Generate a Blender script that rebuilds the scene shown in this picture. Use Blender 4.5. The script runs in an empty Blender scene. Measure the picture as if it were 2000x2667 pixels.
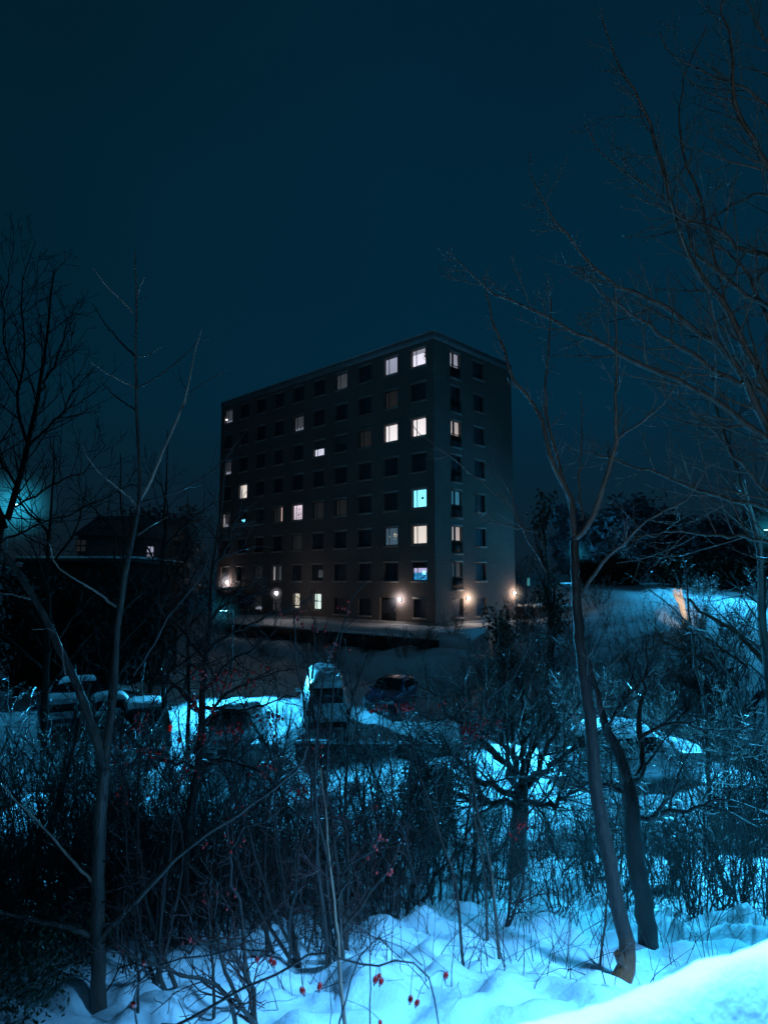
import bpy, math, random
import numpy as np
from mathutils import Vector, noise

# ------------------------------------------------------------------ basics
S = bpy.context.scene
COL = S.collection
F, PIT, EYE = 1680.0, math.radians(6.1324), 6.4
CP, SP = math.cos(PIT), math.sin(PIT)
PI = math.pi


def ray(px, py):
    x = (px - 1000) / F
    u = (1333.5 - py) / F
    return np.array([x, CP - u * SP, SP + u * CP])


def P(px, py, d):
    v = ray(px, py)
    v = v * (d / v[1])
    v[2] += EYE
    return v


def D(x, y, d):
    k = 2000 / 1659
    return P(x * k, y * k, d)


def sstep(a, b, x):
    t = min(1.0, max(0.0, (x - a) / (b - a)))
    return t * t * (3 - 2 * t)


# ------------------------------------------------------------------ terrain
PX = [-6, 2, 4.6, 6, 8, 10, 12.5, 15, 17.5, 19.5]
PZ = [-2.6, -2.7, -2.98, -3.35, -3.9, -4.5, -5.2, -5.85, -6.3, -6.4]
TH = math.radians(46.5)
BC = np.array([4.108, 52.0])
BL, BW = 31.9, 11.8
DR = np.array([math.cos(TH), math.sin(TH)])
DL = np.array([-math.sin(TH), math.cos(TH)])
BASE = 2.8


def base_z(x, y):
    z = float(np.interp(y, PX, PZ)) + EYE
    # bank under the apartment building: two terraces
    dx, dy = x - BC[0], y - BC[1]
    a = dx * DR[0] + dy * DR[1]
    b = dx * DL[0] + dy * DL[1]
    ox = max(-a, 0.0)
    oy = max(-b, 0.0) if a > -3 else max(-b - 3, 0)
    d = math.hypot(ox, oy)
    t = 1.3 * (1 - sstep(7.2, 8.8, d)) + 1.5 * (1 - sstep(3.6, 5.2, d))
    if b > BL + 6:
        t *= 1 - sstep(BL + 6, BL + 18, b) * 0.6
    # hillside climbing on the right
    r = sstep(4, 10, x) * (6.1 * sstep(24, 74, y))
    r2 = 3.0 * sstep(60, 120, y)
    z = max(z, 0)
    fd = math.hypot(max(-a, 0, a - BW), max(-b, 0, b - BL))
    keep = sstep(2.5, 11, fd)
    r = r * keep + min(r, BASE) * (1 - keep)
    if y > 15:
        z = max(z, t, r, r2)
    return z


HEAPS = [(2.9, 21.0, 1.7, 0.75), (4.4, 23.2, 2.2, 0.6), (-0.9, 18.4, 1.5, 0.7), (6.0, 19.0, 1.8, 0.45),
         (-3.2, 27.5, 1.6, 0.4), (-7.5, 20.5, 2.0, 0.35), (9.8, 33, 2.5, .8), (4.0, 44.0, 2.0, .7), (1.5, 46.3, 1.6, .5)]


def rough(x, y):
    v = Vector((x, y, 3.1))
    n = 0.0
    if y < 22:
        k = 1 - sstep(16, 21, y)
        b = noise.noise(v * 0.9) * 0.16 + noise.noise(v * 2.3) * 0.10
        c = math.hypot(noise.noise(v * 2.4 + Vector((7, 3, 1))), .12) * 0.32 + math.hypot(noise.noise(v * 5.0), .15) * 0.09 + noise.noise(v * 12) * .012
        near = 0.25 + 0.75 * sstep(3.2, 5.0, y)
        n += k * (b + c * near)
    if y > 14:
        n += sstep(14, 20, y) * (noise.noise(v * 0.35) * 0.16 + noise.noise(v * 1.3) * 0.06 + abs(noise.noise(v * 2.6)) * .04)
    if 19 < y < 45 and x < 8:
        for k_, (a_, b_) in enumerate(((-6.2, .04), (-4.6, .05), (-1.2, -.06), (.5, -.05), (3.4, .03), (-9.5, .1))):
            c_ = a_ + b_ * (y - 30) + .5 * math.sin(y * .21 + k_)
            n -= .10 * math.exp(-((x - c_) / .26) ** 2) - .05 * math.exp(-((x - c_ - .5) / .3) ** 2)
    for hx, hy, hr, hh in HEAPS:
        q = ((x - hx) ** 2 + (y - hy) ** 2) / (hr * hr)
        if q < 4:
            n += hh * math.exp(-q * 1.3) * (1 + 0.35 * noise.noise(v * 1.9))
    # hollow round the crooked tree's foot
    q = (x - 2.12) ** 2 + (y - 5.55) ** 2
    if q < 1.2:
        n = n * (1 - math.exp(-q / .16)) - .03 * math.exp(-q / .10)
    return n


def gz(x, y):
    return base_z(x, y) + rough(x, y)


def hit(px, py, lo=2.0, hi=140.0):
    """where the view ray through a photo point meets the ground"""
    v = ray(px, py)
    d = lo
    while d < hi:
        q = v * (d / v[1])
        if q[2] + EYE < base_z(q[0], q[1]):
            return d
        d += 0.1
    return hi


# ------------------------------------------------------------------ node helpers
def new_mat(name):
    m = bpy.data.materials.new(name)
    m.use_nodes = True
    nt = m.node_tree
    nt.nodes.clear()
    out = nt.nodes.new('ShaderNodeOutputMaterial')
    return m, nt, out


def ramp(nt, fac, stops):
    r = nt.nodes.new('ShaderNodeValToRGB')
    e = r.color_ramp.elements
    while len(e) < len(stops):
        e.new(0.5)
    for i, (p, c) in enumerate(stops):
        e[i].position = p
        e[i].color = (*c, 1)
    nt.links.new(fac, r.inputs['Fac'])
    return r.outputs['Color']


def tex(nt, scale, detail=4, kind='Object', rough_=0.55, sc=None):
    tc = nt.nodes.new('ShaderNodeTexCoord')
    n = nt.nodes.new('ShaderNodeTexNoise')
    n.inputs['Scale'].default_value = scale
    n.inputs['Detail'].default_value = detail
    n.inputs['Roughness'].default_value = rough_
    if sc:
        mp = nt.nodes.new('ShaderNodeMapping')
        mp.inputs['Scale'].default_value = sc
        nt.links.new(tc.outputs[kind], mp.inputs['Vector'])
        nt.links.new(mp.outputs['Vector'], n.inputs['Vector'])
    else:
        nt.links.new(tc.outputs[kind], n.inputs['Vector'])
    return n.outputs['Fac']


def surf(name, c1, c2, scale=8, rough_=0.6, bump=0.0, bscale=None, metal=0.0, spec=0.5, sc=None, coat=0.0, bdist=.02):
    m, nt, out = new_mat(name)
    b = nt.nodes.new('ShaderNodeBsdfPrincipled')
    b.inputs['Roughness'].default_value = rough_
    b.inputs['Metallic'].default_value = metal
    b.inputs['Specular IOR Level'].default_value = spec
    b.inputs['Coat Weight'].default_value = coat
    f = tex(nt, scale, sc=sc)
    nt.links.new(ramp(nt, f, [(0.32, c1), (0.68, c2)]), b.inputs['Base Color'])
    if bump:
        f2 = tex(nt, bscale or scale * 4, 5, sc=sc)
        bp = nt.nodes.new('ShaderNodeBump')
        bp.inputs['Strength'].default_value = bump
        bp.inputs['Distance'].default_value = bdist
        nt.links.new(f2, bp.inputs['Height'])
        nt.links.new(bp.outputs['Normal'], b.inputs['Normal'])
    nt.links.new(b.outputs['BSDF'], out.inputs['Surface'])
    return m


def emit(name, col, s, grad=0.0, mottled=0.0):
    """a lit room seen through its window: emission with a soft vertical fall-off over the pane's own UV"""
    m, nt, out = new_mat(name)
    e = nt.nodes.new('ShaderNodeEmission')
    e.inputs['Strength'].default_value = s
    e.inputs['Color'].default_value = (*col, 1)
    if grad or mottled:
        tc = nt.nodes.new('ShaderNodeTexCoord')
        sx = nt.nodes.new('ShaderNodeSeparateXYZ')
        nt.links.new(tc.outputs['UV'], sx.inputs[0])
        c0 = tuple(c * (1 - abs(grad)) for c in col)
        st = [(0.0, col), (1.0, c0)] if grad > 0 else [(0.0, c0), (1.0, col)]
        cc = ramp(nt, sx.outputs['Y'], st)
        if mottled:
            f = tex(nt, 5, 3, 'UV')
            mx = nt.nodes.new('ShaderNodeMix')
            mx.data_type = 'RGBA'
            mx.blend_type = 'MULTIPLY'
            mx.inputs[0].default_value = mottled
            nt.links.new(cc, mx.inputs[6])
            nt.links.new(ramp(nt, f, [(0.38, (.25, .25, .28)), (.6, (1, 1, 1))]), mx.inputs[7])
            cc = mx.outputs[2]
        nt.links.new(cc, e.inputs['Color'])
    nt.links.new(e.outputs[0], out.inputs['Surface'])
    return m


def mist(name, col, s):
    """lit mist hanging around a lamp: emissive volume that thins with distance from the lamp"""
    m, nt, out = new_mat(name)
    tc = nt.nodes.new('ShaderNodeTexCoord')
    ln = nt.nodes.new('ShaderNodeVectorMath')
    ln.operation = 'LENGTH'
    nt.links.new(tc.outputs['Object'], ln.inputs[0])
    mr = nt.nodes.new('ShaderNodeMapRange')
    mr.inputs['From Min'].default_value = 1.0
    mr.inputs['From Max'].default_value = 0.0
    mr.inputs['To Min'].default_value = 0.0
    mr.inputs['To Max'].default_value = 1.0
    nt.links.new(ln.outputs['Value'], mr.inputs['Value'])
    pw = nt.nodes.new('ShaderNodeMath')
    pw.operation = 'POWER'
    pw.inputs[1].default_value = 3.2
    nt.links.new(mr.outputs[0], pw.inputs[0])
    ml = nt.nodes.new('ShaderNodeMath')
    ml.operation = 'MULTIPLY'
    ml.inputs[1].default_value = s
    nt.links.new(pw.outputs[0], ml.inputs[0])
    e = nt.nodes.new('ShaderNodeEmission')
    e.inputs['Color'].default_value = (*col, 1)
    nt.links.new(ml.outputs[0], e.inputs['Strength'])
    nt.links.new(e.outputs[0], out.inputs['Volume'])
    return m


# ------------------------------------------------------------------ materials
CYAN = (0.04, 0.50, 1.0)
AZURE = (0.10, 0.46, 1.0)
M = {}


def snow_mat(name, dirt=0.0):
    m, nt, out = new_mat(name)
    b = nt.nodes.new('ShaderNodeBsdfPrincipled')
    b.inputs['Roughness'].default_value = 0.62
    b.inputs['Specular IOR Level'].default_value = 0.35
    f = tex(nt, 0.55, 6)
    c = ramp(nt, f, [(0.25, (.60, .66, .70)), (0.5, (.80, .85, .88)), (0.75, (.86, .90, .93))])
    nt.links.new(c, b.inputs['Base Color'])
    f2 = tex(nt, 60 if dirt else 7, 7, rough_=0.62)
    bp = nt.nodes.new('ShaderNodeBump')
    bp.inputs['Strength'].default_value = 0.55
    bp.inputs['Distance'].default_value = 0.006 if dirt else 0.05
    nt.links.new(f2, bp.inputs['Height'])
    nt.links.new(bp.outputs['Normal'], b.inputs['Normal'])
    nt.links.new(b.outputs[0], out.inputs['Surface'])
    return m


M['snow'] = snow_mat('snow')
M['snow_close'] = snow_mat('snow_close', 1)
M['bark_grey'] = surf('bark_grey', (.055, .037, .03), (.16, .105, .08), 11, .48, .5, 60, sc=(1, 1, .3))
M['bark_dark'] = surf('bark_dark', (.03, .019, .015), (.065, .040, .032), 12, .5, .6, 50, sc=(1, 1, .25))
M['bark_pale'] = surf('bark_pale', (.30, .16, .10), (.50, .30, .20), 10, .42, .4, 45, sc=(1, 1, .4))
M['bark_orange'] = surf('bark_orange', (.30, .05, .008), (.55, .11, .02), 12, .6, .8, 50)
M['twig'] = surf('twig', (.022, .012, .009), (.055, .028, .021), 9, .40)
M['twig_matte'] = surf('twig_matte', (.016, .011, .009), (.035, .022, .018), 9, .9, spec=.08)
M['bark_matte'] = surf('bark_matte', (.022, .015, .012), (.045, .028, .022), 9, .9, spec=.1)
M['twig_lit'] = surf('twig_lit', (.08, .056, .046), (.22, .155, .125), 9, .36)  # lighter copy of twig for lit upper crowns, light put into the colour
M['twig_pale'] = surf('twig_pale', (.20, .11, .08), (.42, .25, .18), 6, .34)
M['twig_icy'] = surf('twig_icy', (.10, .06, .045), (.55, .50, .45), 22, .22, spec=.8)
M['twig_red'] = surf('twig_red', (.055, .016, .013), (.11, .03, .025), 9, .4)
M['hip'] = surf('hip', (.62, .008, .012), (.85, .025, .02), 20, .22, spec=.6, coat=.4)
M['hip_tip'] = surf('hip_tip', (.04, .02, .015), (.08, .04, .03), 20, .7)
M['leaf'] = surf('leaf', (.028, .030, .016), (.06, .05, .03), 5, .45)
M['evergreen'] = surf('evergreen', (.018, .040, .022), (.04, .075, .035), 5, .42)
M['wood_cut'] = surf('wood_cut', (.80, .55, .32), (.9, .68, .42), 12, .7)
M['wood_split'] = surf('wood_split', (.75, .58, .42), (.92, .80, .65), 20, .7, sc=(1, 1, .2))
M['concrete'] = surf('concrete', (.30, .29, .28), (.40, .39, .37), 3, .8, .2)
M['lintel'] = surf('lintel', (.26, .235, .215), (.33, .30, .27), 3, .75)
M['frame'] = surf('frame', (.045, .045, .048), (.06, .06, .065), 4, .5)
M['metal_dark'] = surf('metal_dark', (.03, .032, .035), (.05, .052, .055), 6, .45, metal=.4)
M['metal_grey'] = surf('metal_grey', (.25, .26, .27), (.36, .37, .38), 10, .4, metal=.7)
M['roof_dark'] = surf('roof_dark', (.03, .03, .032), (.05, .05, .05), 4, .8)
M['wall_dark'] = surf('wall_dark', (.016, .014, .013), (.03, .026, .024), 2, .85, .2)
M['house'] = surf('house', (.16, .14, .13), (.22, .20, .18), 2, .85)
M['wood_wall'] = surf('wood_wall', (.035, .024, .018), (.07, .05, .035), 5, .8, .4, sc=(8, 8, .4))
M['rubber'] = surf('rubber', (.015, .015, .016), (.025, .025, .026), 20, .8)
M['car_glass'] = surf('car_glass', (.006, .007, .009), (.012, .013, .015), 3, .08, spec=.6)
M['win_dark'] = surf('win_dark', (.040, .045, .055), (.065, .07, .085), .6, .55, spec=.15)  # pane colour lifted to stand in for haze over unlit windows
M['hedge'] = surf('hedge', (.012, .009, .008), (.026, .018, .015), 12, .9, spec=.1)
M['tree_haze_tint'] = surf('tree_haze_tint', (.14, .17, .19), (.24, .28, .31), .4, .95, spec=0)  # distance haze put into a paler base colour for skyline trees
M['plant'] = surf('plant', (.01, .012, .01), (.02, .024, .02), 8, .7)


def footed(name):
    m, nt, out = new_mat(name)
    b = nt.nodes.new('ShaderNodeBsdfPrincipled')
    b.inputs['Roughness'].default_value = .55
    tc = nt.nodes.new('ShaderNodeTexCoord')
    sx = nt.nodes.new('ShaderNodeSeparateXYZ')
    nt.links.new(tc.outputs['Object'], sx.inputs[0])
    f = tex(nt, 6, 5)
    ad = nt.nodes.new('ShaderNodeMath')
    ad.operation = 'MULTIPLY_ADD'
    ad.inputs[1].default_value = .35
    nt.links.new(f, ad.inputs[0])
    nt.links.new(sx.outputs['Z'], ad.inputs[2])
    c = ramp(nt, ad.outputs[0], [(.20, (.36, .075, .014)), (.42, (.30, .07, .018)), (.72, (.045, .025, .018))])
    f3 = tex(nt, 34, 6, sc=(1, 1, .35))
    mx = nt.nodes.new('ShaderNodeMix')
    mx.data_type = 'RGBA'
    mx.blend_type = 'MULTIPLY'
    mx.inputs[0].default_value = 1
    nt.links.new(c, mx.inputs[6])
    nt.links.new(ramp(nt, f3, [(.3, (.35, .35, .35)), (.65, (1, 1, 1))]), mx.inputs[7])
    nt.links.new(mx.outputs[2], b.inputs['Base Color'])
    bp = nt.nodes.new('ShaderNodeBump')
    bp.inputs['Strength'].default_value = .8
    bp.inputs['Distance'].default_value = .02
    nt.links.new(f3, bp.inputs['Height'])
    nt.links.new(bp.outputs['Normal'], b.inputs['Normal'])
    nt.links.new(b.outputs[0], out.inputs['Surface'])
    return m


M['bark_footed'] = footed('bark_footed')


def paint(name, c):
    return surf(name, tuple(k * .85 for k in c), c, 2.5, .35, metal=.25, coat=.6)


M['paint_black'] = paint('paint_black', (.018, .018, .02))
M['paint_silver'] = paint('paint_silver', (.40, .41, .42))
M['paint_white'] = paint('paint_white', (.62, .62, .62))
M['paint_blue'] = paint('paint_blue', (.02, .045, .12))
M['paint_grey'] = paint('paint_grey', (.10, .10, .11))
M['tail'] = emit('tail', (1.0, .03, .05), .35)
M['tail_off'] = surf('tail_off', (.18, .01, .012), (.25, .015, .02), 6, .2)
M['head_glass'] = surf('head_glass', (.5, .52, .55), (.7, .72, .75), 12, .1, metal=.6)
M['plate'] = surf('plate', (.55, .55, .52), (.62, .62, .6), 6, .5)


def brick_mat(name):
    m, nt, out = new_mat(name)
    b = nt.nodes.new('ShaderNodeBsdfPrincipled')
    b.inputs['Roughness'].default_value = .85
    tc = nt.nodes.new('ShaderNodeTexCoord')
    br = nt.nodes.new('ShaderNodeTexBrick')
    br.inputs['Color1'].default_value = (.21, .16, .135, 1)
    br.inputs['Color2'].default_value = (.27, .20, .168, 1)
    br.inputs['Mortar'].default_value = (.105, .09, .08, 1)
    br.inputs['Scale'].default_value = 1.0
    br.inputs['Brick Width'].default_value = .29
    br.inputs['Row Height'].default_value = .11
    br.inputs['Mortar Size'].default_value = .014
    nt.links.new(tc.outputs['UV'], br.inputs['Vector'])
    f = tex(nt, .22, 5, 'UV')
    mx = nt.nodes.new('ShaderNodeMix')
    mx.data_type = 'RGBA'
    mx.blend_type = 'MULTIPLY'
    mx.inputs[0].default_value = .75
    nt.links.new(br.outputs['Color'], mx.inputs[6])
    nt.links.new(ramp(nt, f, [(.3, (.62, .62, .66)), (.7, (1, 1, 1))]), mx.inputs[7])
    nt.links.new(mx.outputs[2], b.inputs['Base Color'])
    nt.links.new(b.outputs[0], out.inputs['Surface'])
    return m


M['wall_black'] = surf('wall_black', (.006, .005, .005), (.011, .01, .009), 2, .9, .2)
M['brick'] = brick_mat('brick')


# ------------------------------------------------------------------ objects
def mesh(name, V, faces, mat, smooth=True, uv=None):
    """faces: list of int arrays (n,k)"""
    me = bpy.data.meshes.new(name)
    V = np.asarray(V, dtype=np.float32)
    faces = [np.asarray(f, dtype=np.int32) for f in faces if len(f)]
    loops = np.concatenate([f.ravel() for f in faces])
    tot = np.concatenate([np.full(len(f), f.shape[1], np.int32) for f in faces])
    start = np.concatenate([[0], np.cumsum(tot)[:-1]]).astype(np.int32)
    me.vertices.add(len(V))
    me.vertices.foreach_set('co', V.ravel())
    me.loops.add(len(loops))
    me.loops.foreach_set('vertex_index', loops)
    me.polygons.add(len(tot))
    me.polygons.foreach_set('loop_start', start)
    me.polygons.foreach_set('loop_total', tot)
    if smooth:
        me.polygons.foreach_set('use_smooth', np.ones(len(tot), dtype=bool))
    me.update(calc_edges=True)
    if uv is not None:
        l = me.uv_layers.new(name='UVMap')
        l.data.foreach_set('uv', np.asarray(uv, np.float32)[loops].ravel())
    for m in (mat if isinstance(mat, (list, tuple)) else [mat]):
        me.materials.append(m)
    return me


def tag(o, label=None, cat=None, group=None, kind=None):
    if label: o['label'] = label
    if cat: o['category'] = cat
    if group: o['group'] = group
    if kind: o['kind'] = kind
    return o


def link(name, data, parent=None, loc=(0, 0, 0)):
    o = bpy.data.objects.new(name, data)
    COL.objects.link(o)
    o.parent = parent
    o.location = loc
    return o


def thing(name, loc, label, cat, group=None, rz=0.0):
    o = bpy.data.objects.new(name, None)
    COL.objects.link(o)
    o.location = tuple(loc)
    o.rotation_euler = (0, 0, rz)
    o.empty_display_size = .2
    return tag(o, label, cat, group)


def copy_tree(o, parent=None):
    c = o.copy()
    COL.objects.link(c)
    c.parent = parent
    for ch in list(o.children):
        copy_tree(ch, c)
    return c


class MB:
    """collects plain shapes into one mesh"""

    def __init__(s):
        s.V, s.Q, s.T, s.n = [], [], [], 0

    def add(s, V, Q=(), T=()):
        V = np.asarray(V, float)
        if len(Q): s.Q.append(np.asarray(Q) + s.n)
        if len(T): s.T.append(np.asarray(T) + s.n)
        s.V.append(V)
        s.n += len(V)
        return s

    def box(s, x0, x1, y0, y1, z0, z1, bev=0.0):
        if bev:
            return s.rbox(x0, x1, y0, y1, z0, z1, bev)
        V = [(x, y, z) for z in (z0, z1) for y in (y0, y1) for x in (x0, x1)]
        return s.add(V, [(0, 2, 3, 1), (4, 5, 7, 6), (0, 1, 5, 4), (2, 6, 7, 3), (0, 4, 6, 2), (1, 3, 7, 5)])

    def rbox(s, x0, x1, y0, y1, z0, z1, b):
        # box with chamfered vertical and top edges
        rings = []
        for z, i in ((z0, 0), (z1 - b, 0), (z1, b)):
            r = []
            for (cx, cy, sx, sy) in ((x0, y0, 1, 1), (x1, y0, -1, 1), (x1, y1, -1, -1), (x0, y1, 1, -1)):
                p = (cx + sx * i, cy + sy * (b + i))
                q = (cx + sx * (b + i), cy + sy * i)
                r += [p, q] if sx * sy > 0 else [q, p]
            rings.append([(a, c, z) for a, c in r])
        V = [p for r in rings for p in r]
        Q = [(k * 8 + i, k * 8 + (i + 1) % 8, (k + 1) * 8 + (i + 1) % 8, (k + 1) * 8 + i) for k in range(2) for i in range(8)]
        Q += [(16, 17, 18, 19), (16, 19, 20, 23), (20, 21, 22, 23)]
        return s.add(V, Q)

    def tube(s, pts, rad, sides=6):
        V, Qs = tube_arrays([np.asarray(pts, float)], [np.asarray(rad, float)], sides)
        return s.add(V, Qs)

    def lathe(s, prof, n=16, axis='z', c=(0, 0, 0)):
        V, Q = [], []
        for r, h in prof:
            for i in range(n):
                a = 2 * PI * i / n
                p = (r * math.cos(a), r * math.sin(a), h)
                if axis == 'y': p = (p[0], p[2], p[1])
                if axis == 'x': p = (p[2], p[0], p[1])
                V.append((p[0] + c[0], p[1] + c[1], p[2] + c[2]))
        for k in range(len(prof) - 1):
            for i in range(n):
                Q.append((k * n + i, k * n + (i + 1) % n, (k + 1) * n + (i + 1) % n, (k + 1) * n + i))
        return s.add(V, Q)

    def ball(s, c, r, n=8, m=6, sz=1.0):
        prof = [(max(1e-4, r * math.sin(PI * k / m)), -r * sz * math.cos(PI * k / m)) for k in range(m + 1)]
        return s.lathe(prof, n, 'z', c)

    def mesh(s, name, mat, smooth=False):
        return mesh(name, np.concatenate(s.V), ([np.concatenate(s.Q)] if s.Q else []) + ([np.concatenate(s.T)] if s.T else []), mat, smooth)

    def obj(s, name, mat, parent=None, smooth=False, loc=(0, 0, 0)):
        return link(name, s.mesh(name, mat, smooth), parent, loc)


# ------------------------------------------------------------------ tubes and twigs
def tube_arrays(paths, radii, sides):
    """paths: list of (n,3) all the same n"""
    A = np.stack(paths)
    R = np.stack(radii)
    m, n, _ = A.shape
    T = np.gradient(A, axis=1)
    T /= np.linalg.norm(T, axis=2, keepdims=True) + 1e-9
    chord = A[:, -1] - A[:, 0]
    ax = np.argmin(np.abs(chord), axis=1)
    ref = np.eye(3)[ax][:, None, :]
    U = np.cross(T, np.broadcast_to(ref, T.shape))
    U /= np.linalg.norm(U, axis=2, keepdims=True) + 1e-9
    W = np.cross(T, U)
    a = np.arange(sides) * 2 * PI / sides
    V = A[:, :, None, :] + R[:, :, None, None] * (np.cos(a)[None, None, :, None] * U[:, :, None, :] + np.sin(a)[None, None, :, None] * W[:, :, None, :])
    base = (np.arange(m) * n * sides)[:, None, None]
    i = np.arange(n - 1)[None, :, None] * sides
    j = np.arange(sides)[None, None, :]
    j2 = (j + 1) % sides
    Q = np.stack([base + i + j, base + i + j2, base + i + sides + j2, base + i + sides + j], axis=-1)
    return V.reshape(-1, 3), Q.reshape(-1, 4)


class Wood:
    def __init__(s):
        s.b = {}

    def add(s, path, rad, sides):
        s.b.setdefault((len(path), sides), []).append((path, rad))

    def mesh(s, name, mat, origin=(0, 0, 0)):
        Vs, Qs, n = [], [], 0
        for (k, sides), lst in s.b.items():
            V, Q = tube_arrays([p for p, _ in lst], [r for _, r in lst], sides)
            Vs.append(V - np.asarray(origin))
            Qs.append(Q + n)
            n += len(V)
        return mesh(name, np.concatenate(Vs), [np.concatenate(Qs)], mat)


def smooth_path(pts, n, jit=0.0, rng=None):
    """Catmull-Rom through pts, n samples"""
    p = np.asarray(pts, float)
    if len(p) == 2:
        t = np.linspace(0, 1, n)[:, None]
        q = p[0] * (1 - t) + p[1] * t
    else:
        ext = np.vstack([2 * p[0] - p[1], p, 2 * p[-1] - p[-2]])
        seg = np.linalg.norm(np.diff(p, axis=0), axis=1)
        cum = np.concatenate([[0], np.cumsum(seg)])
        s_ = np.linspace(0, cum[-1], n)
        q = []
        for u in s_:
            i = min(len(p) - 2, int(np.searchsorted(cum, u, 'right') - 1))
            t = (u - cum[i]) / max(1e-9, seg[i])
            a, b, c, d = ext[i], ext[i + 1], ext[i + 2], ext[i + 3]
            q.append(.5 * ((2 * b) + (c - a) * t + (2 * a - 5 * b + 4 * c - d) * t * t + (3 * b - a - 3 * c + d) * t ** 3))
        q = np.array(q)
    if jit and rng is not None:
        q[1:-1] += rng.normal(0, jit, (n - 2, 3))
    return q


def img_path(pts, d0, d1, conv=None, rng=None, wob=0.0):
    """a limb traced through photo points, its distance running from d0 to d1"""
    n = len(pts)
    out = []
    for i, (x, y) in enumerate(pts):
        if conv: x, y = conv(x, y)
        d = d0 + (d1 - d0) * i / max(1, n - 1)
        if rng is not None and wob and 0 < i: d += rng.normal(0, wob)
        out.append(P(x, y, d))
    return np.array(out)


c_disp = lambda x, y: (x * 2000 / 1659, y * 2000 / 1659)
c_six = lambda x, y: (x / 1.4744 + 1100, y / 1.4744)
c_three = lambda x, y: (x / 2.011, y / 2.011 + 600)
c_brk = lambda x, y: (x / 3.016 + 1450, y / 3.016 + 1450)
c_car = lambda x, y: (x / 3.016 + 1450, y / 3.016 + 1850)
c_low = lambda x, y: (x / 1.659, y / 1.659 + 2000)
c_lowr = lambda x, y: (1000 + x / 1.659, y / 1.659 + 2000)
c_lot = lambda x, y: (x / 1.659, y / 1.659 + 1550)


def grow(wood, path, r0, r1, rng, n, L, levels, ang=(28, 62), up=.25, t0=.12, kink=.13, tip=.0022, sides=3, pts=5, ratio=.6, taper=.65, sub=.5, plane=None):
    """side shoots along a limb, and shoots on those"""
    N = len(path)
    for i in range(n):
        t = t0 + (1 - t0) * (i + rng.random()) / n
        f = t * (N - 1)
        k = min(N - 2, int(f))
        pos = path[k] + (path[k + 1] - path[k]) * (f - k)
        tan = path[k + 1] - path[k]
        tan = tan / (np.linalg.norm(tan) + 1e-9)
        rad = r0 + (r1 - r0) * t
        rnd = rng.normal(0, 1, 3)
        if plane is not None: rnd *= plane
        perp = rnd - tan * rnd.dot(tan)
        perp /= np.linalg.norm(perp) + 1e-9
        a = math.radians(rng.uniform(*ang))
        d = tan * math.cos(a) + perp * math.sin(a)
        ln = L * (1 - taper * t) * rng.uniform(.55, 1.35)
        q = np.empty((pts, 3))
        q[0] = pos
        st = ln / (pts - 1)
        for j in range(1, pts):
            d = d + np.array([0, 0, up * .35]) + rng.normal(0, kink, 3)
            d /= np.linalg.norm(d)
            q[j] = q[j - 1] + d * st
        if ln < .10: continue
        rb = max(tip * 1.15, min(rad * ratio, ln * .012 + tip))
        wood.add(q, np.linspace(rb, tip, pts), sides)
        if levels > 1 and ln > .12:
            grow(wood, q, rb, tip, rng, max(2, int(n * sub)), ln * .55, levels - 1, ang, up, .2, kink, tip, sides, pts, ratio, taper, sub, plane)


def limb(wood, pts, r0, r1, rng, n=14, sides=6, jit=.006):
    q = smooth_path(pts, n, jit, rng)
    wood.add(q, np.linspace(r0, r1, n) * (1 + rng.normal(0, .05, n)), sides)
    return q


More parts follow.
